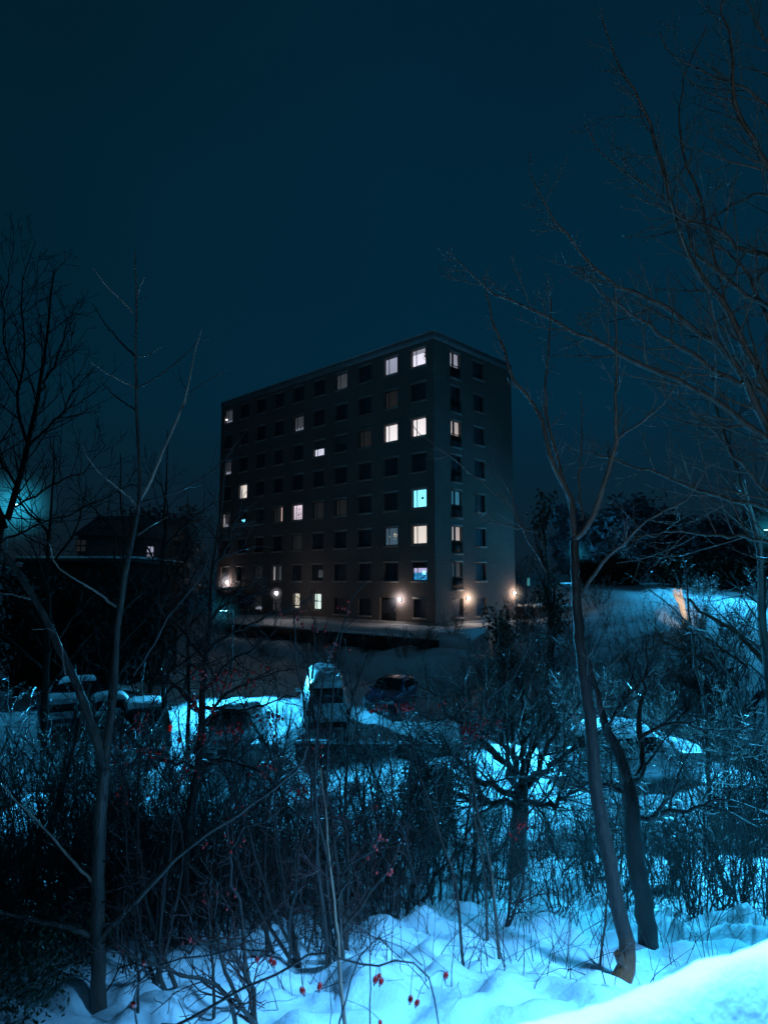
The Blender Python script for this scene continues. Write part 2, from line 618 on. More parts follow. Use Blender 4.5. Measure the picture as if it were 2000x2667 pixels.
# ------------------------------------------------------------------ world, camera
def world():
    w = bpy.data.worlds.new('World')
    S.world = w
    w.use_nodes = True
    nt = w.node_tree
    nt.nodes.clear()
    out = nt.nodes.new('ShaderNodeOutputWorld')
    sky = nt.nodes.new('ShaderNodeTexSky')
    sky.sky_type = 'NISHITA'
    sky.sun_disc = False
    sky.sun_elevation = math.radians(28)
    sky.sun_rotation = math.radians(200)
    b1 = nt.nodes.new('ShaderNodeBackground')
    b1.inputs['Strength'].default_value = 0.00012
    nt.links.new(sky.outputs[0], b1.inputs[0])
    tc = nt.nodes.new('ShaderNodeTexCoord')
    sx = nt.nodes.new('ShaderNodeSeparateXYZ')
    nt.links.new(tc.outputs['Generated'], sx.inputs[0])
    cc = ramp(nt, sx.outputs['Z'], [(0.0, (.0030, .0112, .0215)), (.10, (.0024, .0155, .0300)), (.26, (.0006, .0212, .0450)), (.55, (.0005, .0188, .0395)), (.9, (.0008, .0125, .0260))])
    # murkier towards the left, where the fog lies
    az = ramp(nt, sx.outputs['X'], [(0.0, (.50, .55, .60)), (.12, (1, 1, 1))])
    mr = nt.nodes.new('ShaderNodeMapRange')
    mr.inputs['From Min'].default_value = -.55
    mr.inputs['From Max'].default_value = .05
    nt.links.new(sx.outputs['X'], mr.inputs['Value'])
    az = ramp(nt, mr.outputs[0], [(0, (1.1, .72, .66)), (1, (1, 1, 1))])
    mx = nt.nodes.new('ShaderNodeMix')
    mx.data_type = 'RGBA'
    mx.blend_type = 'MULTIPLY'
    mx.inputs[0].default_value = 1
    nt.links.new(cc, mx.inputs[6])
    nt.links.new(az, mx.inputs[7])
    n = nt.nodes.new('ShaderNodeTexNoise')
    n.inputs['Scale'].default_value = 2.2
    nt.links.new(tc.outputs['Generated'], n.inputs['Vector'])
    m2 = nt.nodes.new('ShaderNodeMix')
    m2.data_type = 'RGBA'
    m2.blend_type = 'MULTIPLY'
    m2.inputs[0].default_value = .5
    nt.links.new(mx.outputs[2], m2.inputs[6])
    nt.links.new(ramp(nt, n.outputs['Fac'], [(.3, (.7, .74, .78)), (.7, (1.15, 1.1, 1.08))]), m2.inputs[7])
    b2 = nt.nodes.new('ShaderNodeBackground')
    b2.inputs['Strength'].default_value = 1.0
    nt.links.new(m2.outputs[2], b2.inputs[0])
    ad = nt.nodes.new('ShaderNodeAddShader')
    nt.links.new(b1.outputs[0], ad.inputs[0])
    nt.links.new(b2.outputs[0], ad.inputs[1])
    nt.links.new(ad.outputs[0], out.inputs[0])


world()
cam = bpy.data.cameras.new('camera')
cam.sensor_fit = 'VERTICAL'
cam.sensor_height = 36
cam.sensor_width = 27
cam.lens = 36 * F / 2667
cam.clip_start = .05
cam.clip_end = 3000
cam.dof.use_dof = True
cam.dof.focus_distance = 8.0
cam.dof.aperture_fstop = 3.4
co = link('camera', cam, loc=(0, 0, EYE))
co.rotation_euler = (PI / 2 + PIT, 0, 0)
S.camera = co


def lamp(name, kind, loc, col, power, to=None, size=70, blend=.5, radius=.15):
    l = bpy.data.lights.new(name, kind)
    l.color = col
    l.energy = power
    if kind in ('POINT', 'SPOT'): l.shadow_soft_size = radius
    if kind == 'SPOT':
        l.spot_size = math.radians(size)
        l.spot_blend = blend
    o = link(name, l, loc=tuple(loc))
    if to is not None:
        o.rotation_euler = (Vector(to) - Vector(loc)).to_track_quat('-Z', 'Y').to_euler()
    return o


# added dim warm fill for facade and bark, with no visible source
sun = bpy.data.lights.new('neutral_fill', 'SUN')
sun.energy = .006
sun.angle = math.radians(25)
sun.color = (1.0, .86, .74)
so = link('neutral_fill', sun, loc=(0, -10, 30))
so.rotation_euler = (math.radians(62), 0, math.radians(-20))

# ------------------------------------------------------------------ ground
def build_ground():
    ys = [-5.0]
    while ys[-1] < 900:
        y = ys[-1]
        st = .12 if y < 3 else (.05 if y < 7 else (.085 if y < 13 else (.16 if y < 24 else (.3 if y < 60 else (y * .02)))))
        ys.append(y + st)
    nx = 230
    us = np.linspace(-1, 1, nx)
    V = []
    for y in ys:
        hw = 4.2 + max(0, y) * .95 + (max(0, y - 60) * 1.2)
        for u in us:
            x = u * hw
            V.append((x, y, gz(x, y) if y < 130 else base_z(x, y) + 2.5 * noise.noise(Vector((x * .01, y * .01, 0)))))
    ny = len(ys)
    i = np.arange(ny - 1)[:, None] * nx
    j = np.arange(nx - 1)[None, :]
    Q = np.stack([i + j, i + j + 1, i + nx + j + 1, i + nx + j], -1).reshape(-1, 4)
    o = link('snowy_ground', mesh('snowy_ground', V, [Q], M['snow']))
    tag(o, 'snow covering the slope, the car park and the hillside', None, None, 'structure')


build_ground()

# ------------------------------------------------------------------ apartment building
ZR = 20.78 + EYE - BASE           # roof height above the base
ROWS = [EYE + 18.94 - BASE - 3.02 * k for k in range(7)] + [EYE - 2.25 - BASE]
PITCH = BL / 10
B = thing('apartment_building', (BC[0], BC[1], BASE), 'eight storey brick apartment block with scattered lit windows, seen from its corner', 'building', rz=TH)


def wall_with_holes(u1, v1, holes, depth, to3, zlow=0.0):
    """a wall sheet with real openings and their reveals; to3(u, v, inward)"""
    us = sorted({0.0, u1} | {h[0] for h in holes} | {h[1] for h in holes})
    vs = sorted({zlow, v1} | {h[2] for h in holes} | {h[3] for h in holes})
    V, Q, UV = [], [], []

    def quad(pts, uvs):
        n = len(V)
        V.extend(pts)
        UV.extend(uvs)
        Q.append((n, n + 1, n + 2, n + 3))

    for a, b in zip(us[:-1], us[1:]):
        for c, d in zip(vs[:-1], vs[1:]):
            mu, mv = (a + b) / 2, (c + d) / 2
            if any(h[0] < mu < h[1] and h[2] < mv < h[3] for h in holes): continue
            quad([to3(a, c, 0), to3(b, c, 0), to3(b, d, 0), to3(a, d, 0)], [(a, c), (b, c), (b, d), (a, d)])
    for (a, b, c, d) in holes:
        for (p, q) in (((a, c), (b, c)), ((b, c), (b, d)), ((b, d), (a, d)), ((a, d), (a, c))):
            quad([to3(*p, 0), to3(*q, 0), to3(*q, depth), to3(*p, depth)], [p, q, (q[0] + depth, q[1] + depth), (p[0] + depth, p[1] + depth)])
    return V, Q, UV


left3 = lambda u, v, k: (k, u, v)           # the long face: local x = 0, inward +x
right3 = lambda u, v, k: (u, k, v)          # the short face: local y = 0, inward +y
WW, WH = 1.58, 1.52
lh, specL = [], []
for c in range(10):
    uc = (9 - c) * PITCH + 1.66
    for r in range(8):
        w, h, zc = WW, WH, ROWS[r]
        if r == 7:
            if c in (9,): w, h, zc = 1.3, 1.5, ROWS[7] + .05
            elif c == 8: w, h, zc = 1.9, 2.2, 1.12
            elif c in (4, 5): w, h, zc = 1.15, 1.5, ROWS[7] + .35
            elif c == 0: w, h, zc = 1.6, 2.2, 1.12
            else: w, h = 1.6, 1.45
        off = .35 if (r == 7 and c == 8) else 0
        hole = (uc + off - w / 2, uc + off + w / 2, zc - h / 2, zc + h / 2)
        lh.append(hole)
        specL.append((c, r, hole))
rh, specR = [], []
for r in range(8):
    for c, uc in ((0, 2.95), (1, 6.35)):
        w, h, zc = (1.5, WH, ROWS[r])
        if c == 0 and r < 7: w, h, zc = 1.35, 2.25, ROWS[r] - .35
        if r == 7: zc = ROWS[7] + .05
        hole = (uc - w / 2, uc + w / 2, zc - h / 2, zc + h / 2)
        rh.append(hole)
        specR.append((c, r, hole))
RV = .24
V, Q, UV = wall_with_holes(BL, ZR, lh, RV, left3, -1.5)
V2, Q2, UV2 = wall_with_holes(BW, ZR, rh, RV, right3, -1.5)
n = len(V)
V += V2
UV += UV2
Q += [tuple(k + n for k in q) for q in Q2]
for quad, uvs in (([(BW, 0, -1.5), (BW, BL, -1.5), (BW, BL, ZR), (BW, 0, ZR)], [(0, 0), (BL, 0), (BL, ZR), (0, ZR)]),
                  ([(BW, BL, -1.5), (0, BL, -1.5), (0, BL, ZR), (BW, BL, ZR)], [(0, 0), (BW, 0), (BW, ZR), (0, ZR)])):
    n = len(V)
    V += quad
    UV += uvs
    Q.append((n, n + 1, n + 2, n + 3))
link('wall', mesh('wall', V, [Q], M['brick'], False, UV), B)
mb = MB()
mb.box(.3, BW - .3, .3, BL - .3, ZR - .3, ZR - .1)
mb.obj('roof', M['roof_dark'], B)
M['fascia'] = surf('fascia', (.17, .20, .21), (.25, .28, .29), 2, .6)
mb = MB()
mb.box(-.06, BW + .06, -.06, .12, ZR - .62, ZR + .02)
mb.box(-.06, .12, .12, BL + .06, ZR - .62, ZR + .02)
mb.box(BW - .12, BW + .06, .12, BL + .06, ZR - .62, ZR + .02)
mb.box(.12, BW - .12, BL - .12, BL + .06, ZR - .62, ZR + .02)
mb.obj('parapet_fascia', M['fascia'], B)
mb = MB()
mb.box(-.03, BW - .1, .0, BL, ZR + .02, ZR + .14)
mb.obj('roof_snow', M['snow'], B)

M['blind_dim'] = surf('blind_dim', (.10, .105, .11), (.13, .135, .14), 6, .9)
WMAT = {
    'door_white': emit('door_white', (.42, .44, .55), .7, .2), 'door_warm': emit('door_warm', (.75, .66, .64), .62, .2),
    'white': emit('room_white', (.86, .84, 1.0), 1.05, .18),
    'bluish': emit('room_bluish', (.50, .54, .72), .62, -.15),
    'warm': emit('room_warm', (1.0, .93, .95), 1.0, .15),
    'cream': emit('room_cream', (1.0, .90, .82), .85, .12),
    'cyan': emit('room_cyan', (.25, .95, 1.25), 1.3, .1),
    'pink': emit('room_pink', (.86, .70, .84), .95, -.3),
    'grey': emit('room_grey', (.10, .125, .15), .42, .3),
    'dim': emit('room_dim', (.09, .10, .12), .28, .3),
    'faint': emit('room_faint', (.05, .058, .068), .22, .2),
    'steel': emit('room_steel', (.075, .14, .20), .7, .2),
    'lowhalf': emit('room_lowhalf', (.80, .82, 1.0), 1.0, .1, .5),
    'tv': emit('room_tv', (.05, .42, .90), .9, .2, .9),
    'pattern': emit('room_pattern', (.95, .88, .70), .8, .1, .8),
    'green': emit('room_green', (.80, 1.0, .92), .95, .1),
    'blue_room': emit('room_blue', (.06, .30, .48), .5, .1),
}
M['blind_lit'] = emit('blind_lit', (.40, .42, .52), .62)
M['bulb_small'] = emit('bulb_small', (1, .97, 1), 9)
M['bulb_blue'] = emit('bulb_blue', (.15, .75, 1.0), 4)
M['curtain_pink'] = emit('curtain_pink', (.75, .50, .46), .8)
M['curtain_lit'] = emit('curtain_lit', (.55, .52, .55), .55, .2)

LIT = {  # column, row: room, extras
    (9, 0): ('white', 'blind plant'), (8, 0): ('bluish', ''), (6, 0): ('grey', ''), (0, 0): ('grey', 'lampl shelf'),
    (8, 2): ('warm', ''), (9, 2): ('warm', 'lampr'), (4, 1): ('grey', 'shelf'), (5, 2): ('lowhalf', 'halfdark'),
    (0, 2): ('dim', 'shelf'), (1, 3): ('cream', 'drape'), (0, 4): ('dim', 'drape shelf'), (1, 4): (None, 'blue'),
    (3, 4): ('faint', 'strip'), (4, 4): ('pink', 'plant'), (9, 4): ('cyan', 'pendant'), (8, 5): ('steel', 'fairy'),
    (9, 5): ('cream', ''), (9, 6): ('tv', 'desk'), (3, 6): ('faint', 'strip2'), (5, 6): ('faint', 'halfdim'), (2, 6): ('faint', ''),
    (4, 7): ('pattern', ''), (5, 7): ('green', 'bars'), (6, 4): ('faint', ''), (8, 1): ('faint', ''), (7, 2): ('faint', ''), (4, 5): ('faint', ''),
    (5, 4): ('faint', ''), (3, 7): ('dim', 'bars'), (2, 7): ('faint', 'shelf'), (6, 2): (None, 'halfblind'), (7, 0): (None, 'sash'), (9, 1): (None, 'sash'),
}


def pane_mesh(a, b, c, d, k, to3, mat, name='pane'):
    V = [to3(a, c, k), to3(b, c, k), to3(b, d, k), to3(a, d, k)]
    return mesh(name, V, [[(0, 1, 2, 3)]], mat, False, [(0, 0), (1, 0), (1, 1), (0, 1)])


def bars(to3, items):
    """boxes given as (u0,u1,v0,v1,k0,k1) in the wall's own frame"""
    m = MB()
    for (a, b, c, d, k0, k1) in items:
        p, q = to3(a, c, k0), to3(b, d, k1)
        m.box(min(p[0], q[0]), max(p[0], q[0]), min(p[1], q[1]), max(p[1], q[1]), min(p[2], q[2]), max(p[2], q[2]))
    return m


rngw = np.random.default_rng(4)


def add_window(c, r, h, to3, mir, room, extra, kind='window'):
    a, b, lo, hi = h
    f = .055
    # frame: four bars and one mullion, set back in the opening
    items = [(a, b, lo, lo + f, .17, .235), (a, b, hi - f, hi, .17, .235), (a, a + f, lo + f, hi - f, .17, .235), (b - f, b, lo + f, hi - f, .17, .235)]
    mu = a + (b - a) * (.72 if kind == 'window' else .5)
    if kind != 'window' or (r == 7 and 'bars' in extra) or r != 7:
        items.append((mu - .03, mu + .03, lo + f, hi - f, .172, .233))
    if 'bars' in extra:
        items.append((a + f, b - f, (lo + hi) / 2 - .02, (lo + hi) / 2 + .02, .174, .231))
    w = bars(to3, items).obj(kind, M['frame'], B)
    mat = WMAT[room] if room else M['win_dark']
    e = .001
    mid = lo + (hi - lo) * .5
    if 'halfdark' in extra:
        link('pane', pane_mesh(a + f, b - f, lo + f, mid - .05, .21, to3, mat), w)
        link('blind', pane_mesh(a + f, b - f, mid - .05, hi - f, .212, to3, M['blind_dim'], 'blind'), w)
    elif 'halfdim' in extra:
        link('pane', pane_mesh(a + f, b - f, lo + f, hi - f, .21, to3, M['win_dark']), w)
        link('blind', pane_mesh(a + f, b - .7, lo + .3, hi - .5, .205, to3, WMAT['bluish' if 0 else 'grey'], 'blind'), w)
    elif 'halfblind' in extra:
        link('pane', pane_mesh(a + f, b - f, lo + f, hi - f, .21, to3, mat), w)
        link('blind', pane_mesh(a + f, b - f, mid, hi - f, .205, to3, M['blind_dim'], 'blind'), w)
    elif kind == 'balcony_door' and room:
        link('pane', pane_mesh(a + f, b - f, mid - .1, hi - f, .21, to3, mat), w)
        link('door_panel', pane_mesh(a + f, b - f, lo + f, mid - .1, .212, to3, M['win_dark'], 'door_panel'), w)
    else:
        link('pane', pane_mesh(a + f, b - f, lo + f, hi - f, .21, to3, mat), w)
    if extra.startswith('blind'):
        link('blind', pane_mesh(a + f, b - f, hi - .42, hi - f, .204, to3, M['blind_lit'], 'blind'), w)
    if 'plant' in extra or 'desk' in extra:
        m = MB()
        nl = 26 if 'plant' in extra else 16
        for i in range(nl):
            if 'plant' in extra and r == 0:
                u, v = a + .12 + abs(rngw.normal(0, .1)), hi - .45 - abs(rngw.normal(0, .25))
                if i > 20: u, v = a + .15 + (i - 20) * .16, lo + .12
            else:
                u, v = a + .35 + rngw.random() * .6, lo + .15 + rngw.random() * (1.0 if 'plant' in extra else .5)
            s = rngw.uniform(.03, .08)
            t = rngw.uniform(0, PI)
            q = [to3(u + s * math.cos(t + k), v + s * (1.2 if k in (0, PI) else .45) * math.sin(t + k), .195) for k in (0, PI / 2, PI, 1.5 * PI)]
            m.add(q, [(0, 1, 2, 3)])
        m.obj('plant', M['plant'], w)
    if 'desk' in extra:
        bars(to3, [(a + f, b - f, hi - .5, hi - f, .19, .2)]).obj('blind', M['win_dark'], w)
        link('back_wall', pane_mesh(a + f, b - f, hi - .86, hi - .5, .203, to3, emit('wall_lilac', (.55, .52, .85), .8), 'back_wall'), w)
        link('screen', pane_mesh(a + .3, a + .62, lo + .5, lo + .78, .197, to3, M['bulb_blue'], 'screen'), w)
    if 'lamp' in extra:
        p = to3(b - .14 if 'lampl' in extra else a + .02, lo + .5, .19)
        m = MB()
        m.ball(p, .07)
        m.obj('room_lamp', M['bulb_small'], w, True)
        if 'lampr' in extra:
            pp = B.matrix_world @ Vector(p) if False else None
    if 'shelf' in extra:
        for k in range(5):
            u = a + .15 + k * (b - a - .3) / 5
            link('ornament', pane_mesh(u, u + rngw.uniform(.08, .2), lo + f, lo + f + rngw.uniform(.12, .34), .2, to3, WMAT['bluish'], 'ornament'), w)
    if 'drape' in extra:
        q = [to3(b - f, lo + f, .2), to3(b - .5, lo + f, .2), to3(b - .22, hi - f, .2), to3(b - f, hi - f, .2)]
        link('curtain', mesh('curtain', q, [[(0, 1, 2, 3)]], M['curtain_lit'], False, [(0, 0), (1, 0), (1, 1), (0, 1)]), w)
    if 'blue' in extra:
        for du, dv, s in ((.55, .45, .16), (.95, .5, .1), (.75, .4, .06)):
            link('lamp_glow', pane_mesh(a + du, a + du + s, lo + dv, lo + dv + s * 1.6, .2, to3, M['bulb_blue'], 'lamp_glow'), w)
    if extra == 'strip':
        link('curtain', pane_mesh(a + f, a + .42, lo + f, hi - f, .2, to3, M['curtain_pink'], 'curtain'), w)
    if extra == 'strip2':
        link('curtain', pane_mesh(b - .3, b - f, lo + f, hi - f, .2, to3, M['curtain_lit'], 'curtain'), w)
        link('blind', pane_mesh(a + f, a + .6, lo + f, hi - f, .2, to3, WMAT['grey'], 'blind'), w)
    if 'pendant' in extra:
        m = MB()
        p = to3(a + .55, hi - .75, .19)
        m.ball(p, .13, sz=.8)
        q = to3(a + .55, hi - .1, .19)
        m.tube([p, q], [.015, .015], 4)
        m.obj('pendant_lamp', M['plant'], w, True)
    if 'fairy' in extra:
        m = MB()
        for k in range(12):
            m.ball(to3(a + .25 + rngw.random() * .35, lo + .5 + rngw.random() * .6, .195), .022, 5, 4)
        m.ball(to3(a + 1.1, lo + .75, .195), .03, 5, 4)
        m.obj('fairy_lights', emit('fairy', (1, .8, .5), 1.6), w, True)
    # sill and lintel, proud of the bricks
    bars(to3, [(a - .1, b + .1, lo - .16, lo - .003, -.09, .1)]).obj('sill', M['lintel'], w)
    if r < 7 or c == 9:
        bars(to3, [(a - .12, b + .12, hi + .003, hi + .17, -.03, .02)]).obj('lintel', M['lintel'], w)
    return w


for c, r, h in specL:
    room, extra = LIT.get((c, r), (None, ''))
    kind = 'window'
    if r == 7 and c in (8, 0): kind = 'entrance_door'
    if kind == 'entrance_door':
        a, b, lo, hi = h
        d = bars(left3, [(a, b, lo, hi, .18, .235)]).obj('entrance_door', M['metal_dark'], B)
        link('pane', pane_mesh(a + .2, b - .2, lo + .9, hi - .2, .176, left3, M['win_dark']), d)
        bars(left3, [(a + .25, a + .29, lo + .9, lo + 1.3, .12, .17)]).obj('handle', M['metal_grey'], d)
        continue
    add_window(c, r, h, left3, False, room, extra, kind)
RLIT = {0: 'door_white', 2: 'door_warm', 4: 'blue_room', 5: 'door_warm', 6: 'grey'}
for c, r, h in specR:
    if c == 0 and r < 7:
        w = add_window(c, r, h, right3, True, RLIT.get(r), '', 'balcony_door')
        a, b, lo, hi = h
        it = [(a - .05, b + .05, lo + .98, lo + 1.04, -.1, -.05), (a - .05, b + .05, lo + .02, lo + .06, -.1, -.05)]
        it += [(a + .02 + k * (b - a - .06) / 8, a + .04 + k * (b - a - .06) / 8, lo + .06, lo + .98, -.09, -.06) for k in range(9)]
        it += [(a + .0, b - .0, lo + .08, lo + .86, -.045, -.04)]
        bars(right3, it).obj('balcony_railing', M['metal_dark'], B)
        if r in RLIT:
            link('curtain', pane_mesh(a + .42, a + .72, lo + 1.05, hi - .06, .2, right3, M['win_dark'], 'curtain'), w)
    else:
        add_window(c, r, h, right3, True, ('dim' if (c == 1 and r == 6 and 0) else None), '')

# plinth
mb = MB()
mb.box(-.05, .0 - .003, -.05, BL + .05, -1.5, .28)
mb.box(-.003, BW + .05, -.05, -.003, -1.5, .28)
mb.obj('plinth', M['concrete'], B)

# wall lamps on the building
M['lamp_white'] = emit('lamp_white', (1.0, .93, .97), 22)
M['lamp_warm'] = emit('lamp_warm', (1.0, .86, .70), 22)
M['mist_white'] = mist('mist_white', (.72, .68, .74), 1.3)
M['mist_warm'] = mist('mist_warm', (.80, .62, .48), 1.5)
M['mist_cyan'] = mist('mist_cyan', (.02, .40, .62), .28)


def to_world(p):
    x, y, z = p
    return (BC[0] + DR[0] * x + DL[0] * y, BC[1] + DR[1] * x + DL[1] * y, BASE + z)


def mist_ball(name, R, mat, parent, loc):
    m = MB()
    m.ball((0, 0, 0), 1.0, 16, 10)
    o = m.obj(name, mat, parent, True, loc)
    o.scale = (R, R, R)
    return o


def wall_lamp(u, z, face, warm, power, R=1.3):
    to3 = left3 if face == 'L' else right3
    w = bars(to3, [(u - .1, u + .1, z - .16, z + .1, -.08, -.002)]).obj('wall_lamp', M['metal_dark'], B)
    m = MB()
    p = to3(u, z, -.17)
    m.ball(p, .12, 10, 8)
    m.obj('bulb', M['lamp_warm' if warm else 'lamp_white'], w, True)
    mist_ball('lit_mist', R, M['mist_warm' if warm else 'mist_white'], w, p)
    q = to_world(to3(u, z - .02, -.42))
    lamp('wall_lamp_light', 'POINT', q, (1, .74, .58) if warm else (1, .86, .84), power * .62, radius=.1)


wall_lamp(3.7, 2.1, 'L', False, 70, 1.2)
wall_lamp(29.5, 3.5, 'L', False, 60, 1.5)
wall_lamp(4.2, 2.17, 'R', True, 110, 1.35)
wall_lamp(11.35, 2.5, 'R', True, 100, 1.25)

# canopy over the far entrance
mb = MB()
mb.box(-1.8, -.004, 27.6, 31.4, 2.62, 2.8)
cn = mb.obj('entrance_canopy', M['concrete'], B)
mb = MB()
mb.box(-1.78, -.01, 27.63, 31.37, 2.8, 2.98)
mb.obj('canopy_snow', M['snow'], cn)

# ------------------------------------------------------------------ other buildings
def low_block():
    y = 41.0
    a, b = P(60, 1464, y), P(352, 1464, y)
    top = a[2]
    o = thing('low_building', ((a[0] + b[0]) / 2, y, 0), 'long dark two storey building with a snow edged flat roof beyond the parked cars', 'building')
    w = (b[0] - a[0]) / 2
    m = MB()
    m.box(-w, w, 0, 9, -1, top)
    m.obj('wall', M['wall_black'], o)
    m = MB()
    m.box(-w - .3, w + .3, -.35, 9.3, top + .003, top + .22)
    r = m.obj('roof', M['roof_dark'], o)
    m = MB()
    m.box(-w - .25, w + .25, -.3, 9.2, top + .222, top + .36)
    m.obj('roof_snow', M['snow'], r)


low_block()


M['house_haze_tint'] = surf('house_haze_tint', (.13, .15, .165), (.18, .205, .22), .5, .95, spec=0)  # paler walls and roof carry the distance haze in their colour


def far_house(px0, px1, top, d, label, lights, base=1.5):
    a, b = P(px0, top, d), P(px1, top, d)
    o = thing('distant_house', ((a[0] + b[0]) / 2, d, base), label, 'house')
    w, h = (b[0] - a[0]) / 2, a[2] - base
    m = MB()
    m.box(-w, w, 0, 10, -3, h)
    m.obj('wall', M['house_haze_tint'], o)
    m = MB()
    m.add([(-w - .4, -.5, h), (w + .4, -.5, h), (w + .4, 10.5, h), (-w - .4, 10.5, h), (-w - .4, 5, h + 2.4), (w + .4, 5, h + 2.4)],
          [(0, 1, 5, 4), (2, 3, 4, 5), (0, 3, 2, 1)], [(0, 4, 3), (1, 2, 5)])
    m.obj('roof', M['house_haze_tint'], o)
    for (px, py, ww, hh, lit) in lights:
        c = P(px, py, d)
        x, z = c[0] - (a[0] + b[0]) / 2, c[2] - base
        fr = MB().box(x - ww / 2, x + ww / 2, -.05, -.003, z - hh / 2, z + hh / 2).obj('window', M['frame'], o)
        for i in (0, 1):
            for j in (0, 1):
                link('pane', pane_mesh(x - ww / 2 + .06 + i * ww / 2, x - ww / 2 + ww / 2 - .04 + i * ww / 2, z - hh / 2 + .06 + j * hh / 2, z - .06 + j * hh / 2, -.055, lambda u, v, k: (u, k, v), WMAT[lit]), fr)
    return o


far_house(205, 300, 1395, 62, 'distant dark house left of the pale tree stem, nearly lost in the fog', [(212, 1421, 1.0, 1.2, 'faint')])
far_house(306, 420, 1402, 66, 'distant dark house with two small lit windows above the low flat roof', [(320, 1428, 1.15, 1.9, 'warm'), (392, 1440, .75, 1.4, 'bluish')])


def annex():
    d = 62.0
    a, b = P(1352, 1592, d), P(1470, 1592, d)
    bz = gz((a[0] + b[0]) / 2, d) - .6
    o = thing('low_annex', ((a[0] + b[0]) / 2, d, bz), 'low dark outbuilding with snow on its flat roof beside the apartment block', 'outbuilding')
    w, h = (b[0] - a[0]) / 2 + .8, max(1.6, a[2] - bz)
    MB().box(-w, w, 0, 6, -1, h).obj('wall', M['wall_dark'], o)
    r = MB().box(-w - .2, w + .2, -.25, 6.2, h + .003, h + .16).obj('roof', M['roof_dark'], o)
    MB().box(-w - .16, w + .16, -.2, 6.1, h + .162, h + .34).obj('roof_snow', M['snow'], r)
    MB().box(-.8, .3, -.05, -.003, 0, min(h - .2, 2)).obj('door', M['frame'], o)
    q = P(1372, 1515, d)
    s = thing('lit_sign', (q[0], d - .5, gz(q[0], d - .5)), 'small narrow glowing cyan sign on a post by the outbuilding', 'sign')
    hh = q[2] - s.location.z
    MB().box(-.05, .05, -.05, .05, -.4, hh + .5).obj('post', M['metal_dark'], s)
    MB().box(-.16, .16, -.11, -.055, hh - .42, hh + .42).obj('panel', M['metal_dark'], s)
    link('light_panel', pane_mesh(-.12, .12, hh - .37, hh + .37, -.115, lambda u, v, k: (u, k, v), emit('sign_cyan', (.10, .62, .70), .55, .2, .9)), s)


annex()


def shed(px0, px1, py_top, d, label, depth=2.6, h=2.3, rz=0.0, sx=1.0):
    a, b = P(px0, py_top, d), P(px1, py_top, d)
    cx = (a[0] + b[0]) / 2
    top = a[2]
    g = min(gz(a[0], d), gz(b[0], d), gz(cx, d + depth)) - .2
    o = thing('wooden_shed', (cx, d, g), label, 'shed', rz=rz)
    w = (b[0] - a[0]) / 2
    h = top - g
    MB().box(-w + .12, w - .12, .12, depth, -.3, h - .16).obj('wall', M['wood_wall'], o)
    r = MB().box(-w, w, 0, depth + .15, h - .157, h - .03).obj('roof', M['roof_dark'], o)
    # uneven snow blanket on the flat roof
    nx, ny = 24, 14
    V = []
    for j in range(ny):
        for i in range(nx):
            u, v = i / (nx - 1), j / (ny - 1)
            x, y = -w + 2 * w * u, (depth + .15) * v
            e = min(u, 1 - u, v, 1 - v)
            V.append((x, y, h - .027 + .17 * min(1, e * 9) ** .5 + .05 * noise.noise(Vector((x * 1.2, y * 1.2, d)))))
    Q = [(j * nx + i, j * nx + i + 1, (j + 1) * nx + i + 1, (j + 1) * nx + i) for j in range(ny - 1) for i in range(nx - 1)]
    link('roof_snow', mesh('roof_snow', V, [Q], M['snow']), r)
    dr = MB().box(-.45, .45, .06, .117, -.1, min(1.9, h - .3)).obj('door', M['frame'], o)
    MB().box(.3, .36, .03, .058, .9, 1.05).obj('handle', M['metal_grey'], dr)


shed(330, 488, 2172, 11.0, 'dark wooden shed with a snow laden roof behind the pale trunk', 2.4, rz=.16)
shed(-110, 118, 2212, 10.2, 'dark shed with a snowy roof at the left edge behind the brush', 2.4, rz=.10)


def wall_strip():
    a, b = P(770, 1952, 24.2), P(1210, 1962, 24.2)
    o = thing('low_wall', ((a[0] + b[0]) / 2, 24.2, 0), 'low dark retaining wall across the car park with snow along its top', 'wall')
    w = (b[0] - a[0]) / 2
    MB().box(-w, w, 0, .3, -.3, .52).obj('wall_body', M['wall_dark'], o)
    MB().rbox(-w, w, -.02, .32, .523, .62, .05).obj('snow_cap', M['snow'], o)
    # retaining wall at the upper terrace
    p, q = to_world((-5.2, -4.5, 0)), to_world((-5.2, 22, 0))
    o = thing('terrace_wall', p[:2] + (2.0,), 'dark retaining wall of the snowy terrace below the apartment block', 'wall', rz=TH)
    MB().box(-.25, 0, 0, 26.5, -1.2, .38).obj('wall_body', M['wall_dark'], o)
    MB().rbox(-.3, .05, 0, 26.5, .383, .52, .06).obj('snow_cap', M['snow'], o)


wall_strip()


def steps():
    q = P(577, 1582, 62)
    o = thing('entrance_steps', (q[0], 62, gz(q[0], 62) - .2), 'flight of snow dusted steps climbing to the lamp lit entrance', 'steps', rz=-.25)
    z = 0
    for k in range(8):
        MB().box(-1.3, 1.3, k * .36, 3.2, k * .19, k * .19 + .187).obj('step', M['concrete'], o)
        MB().box(-1.28, 1.28, k * .36 + .05, k * .36 + .35, k * .19 + .19, k * .19 + .22).obj('snow_tread', M['snow'], o)


steps()

# ------------------------------------------------------------------ street lamps
M['led'] = emit('led', (.25, .85, 1.0), 14)


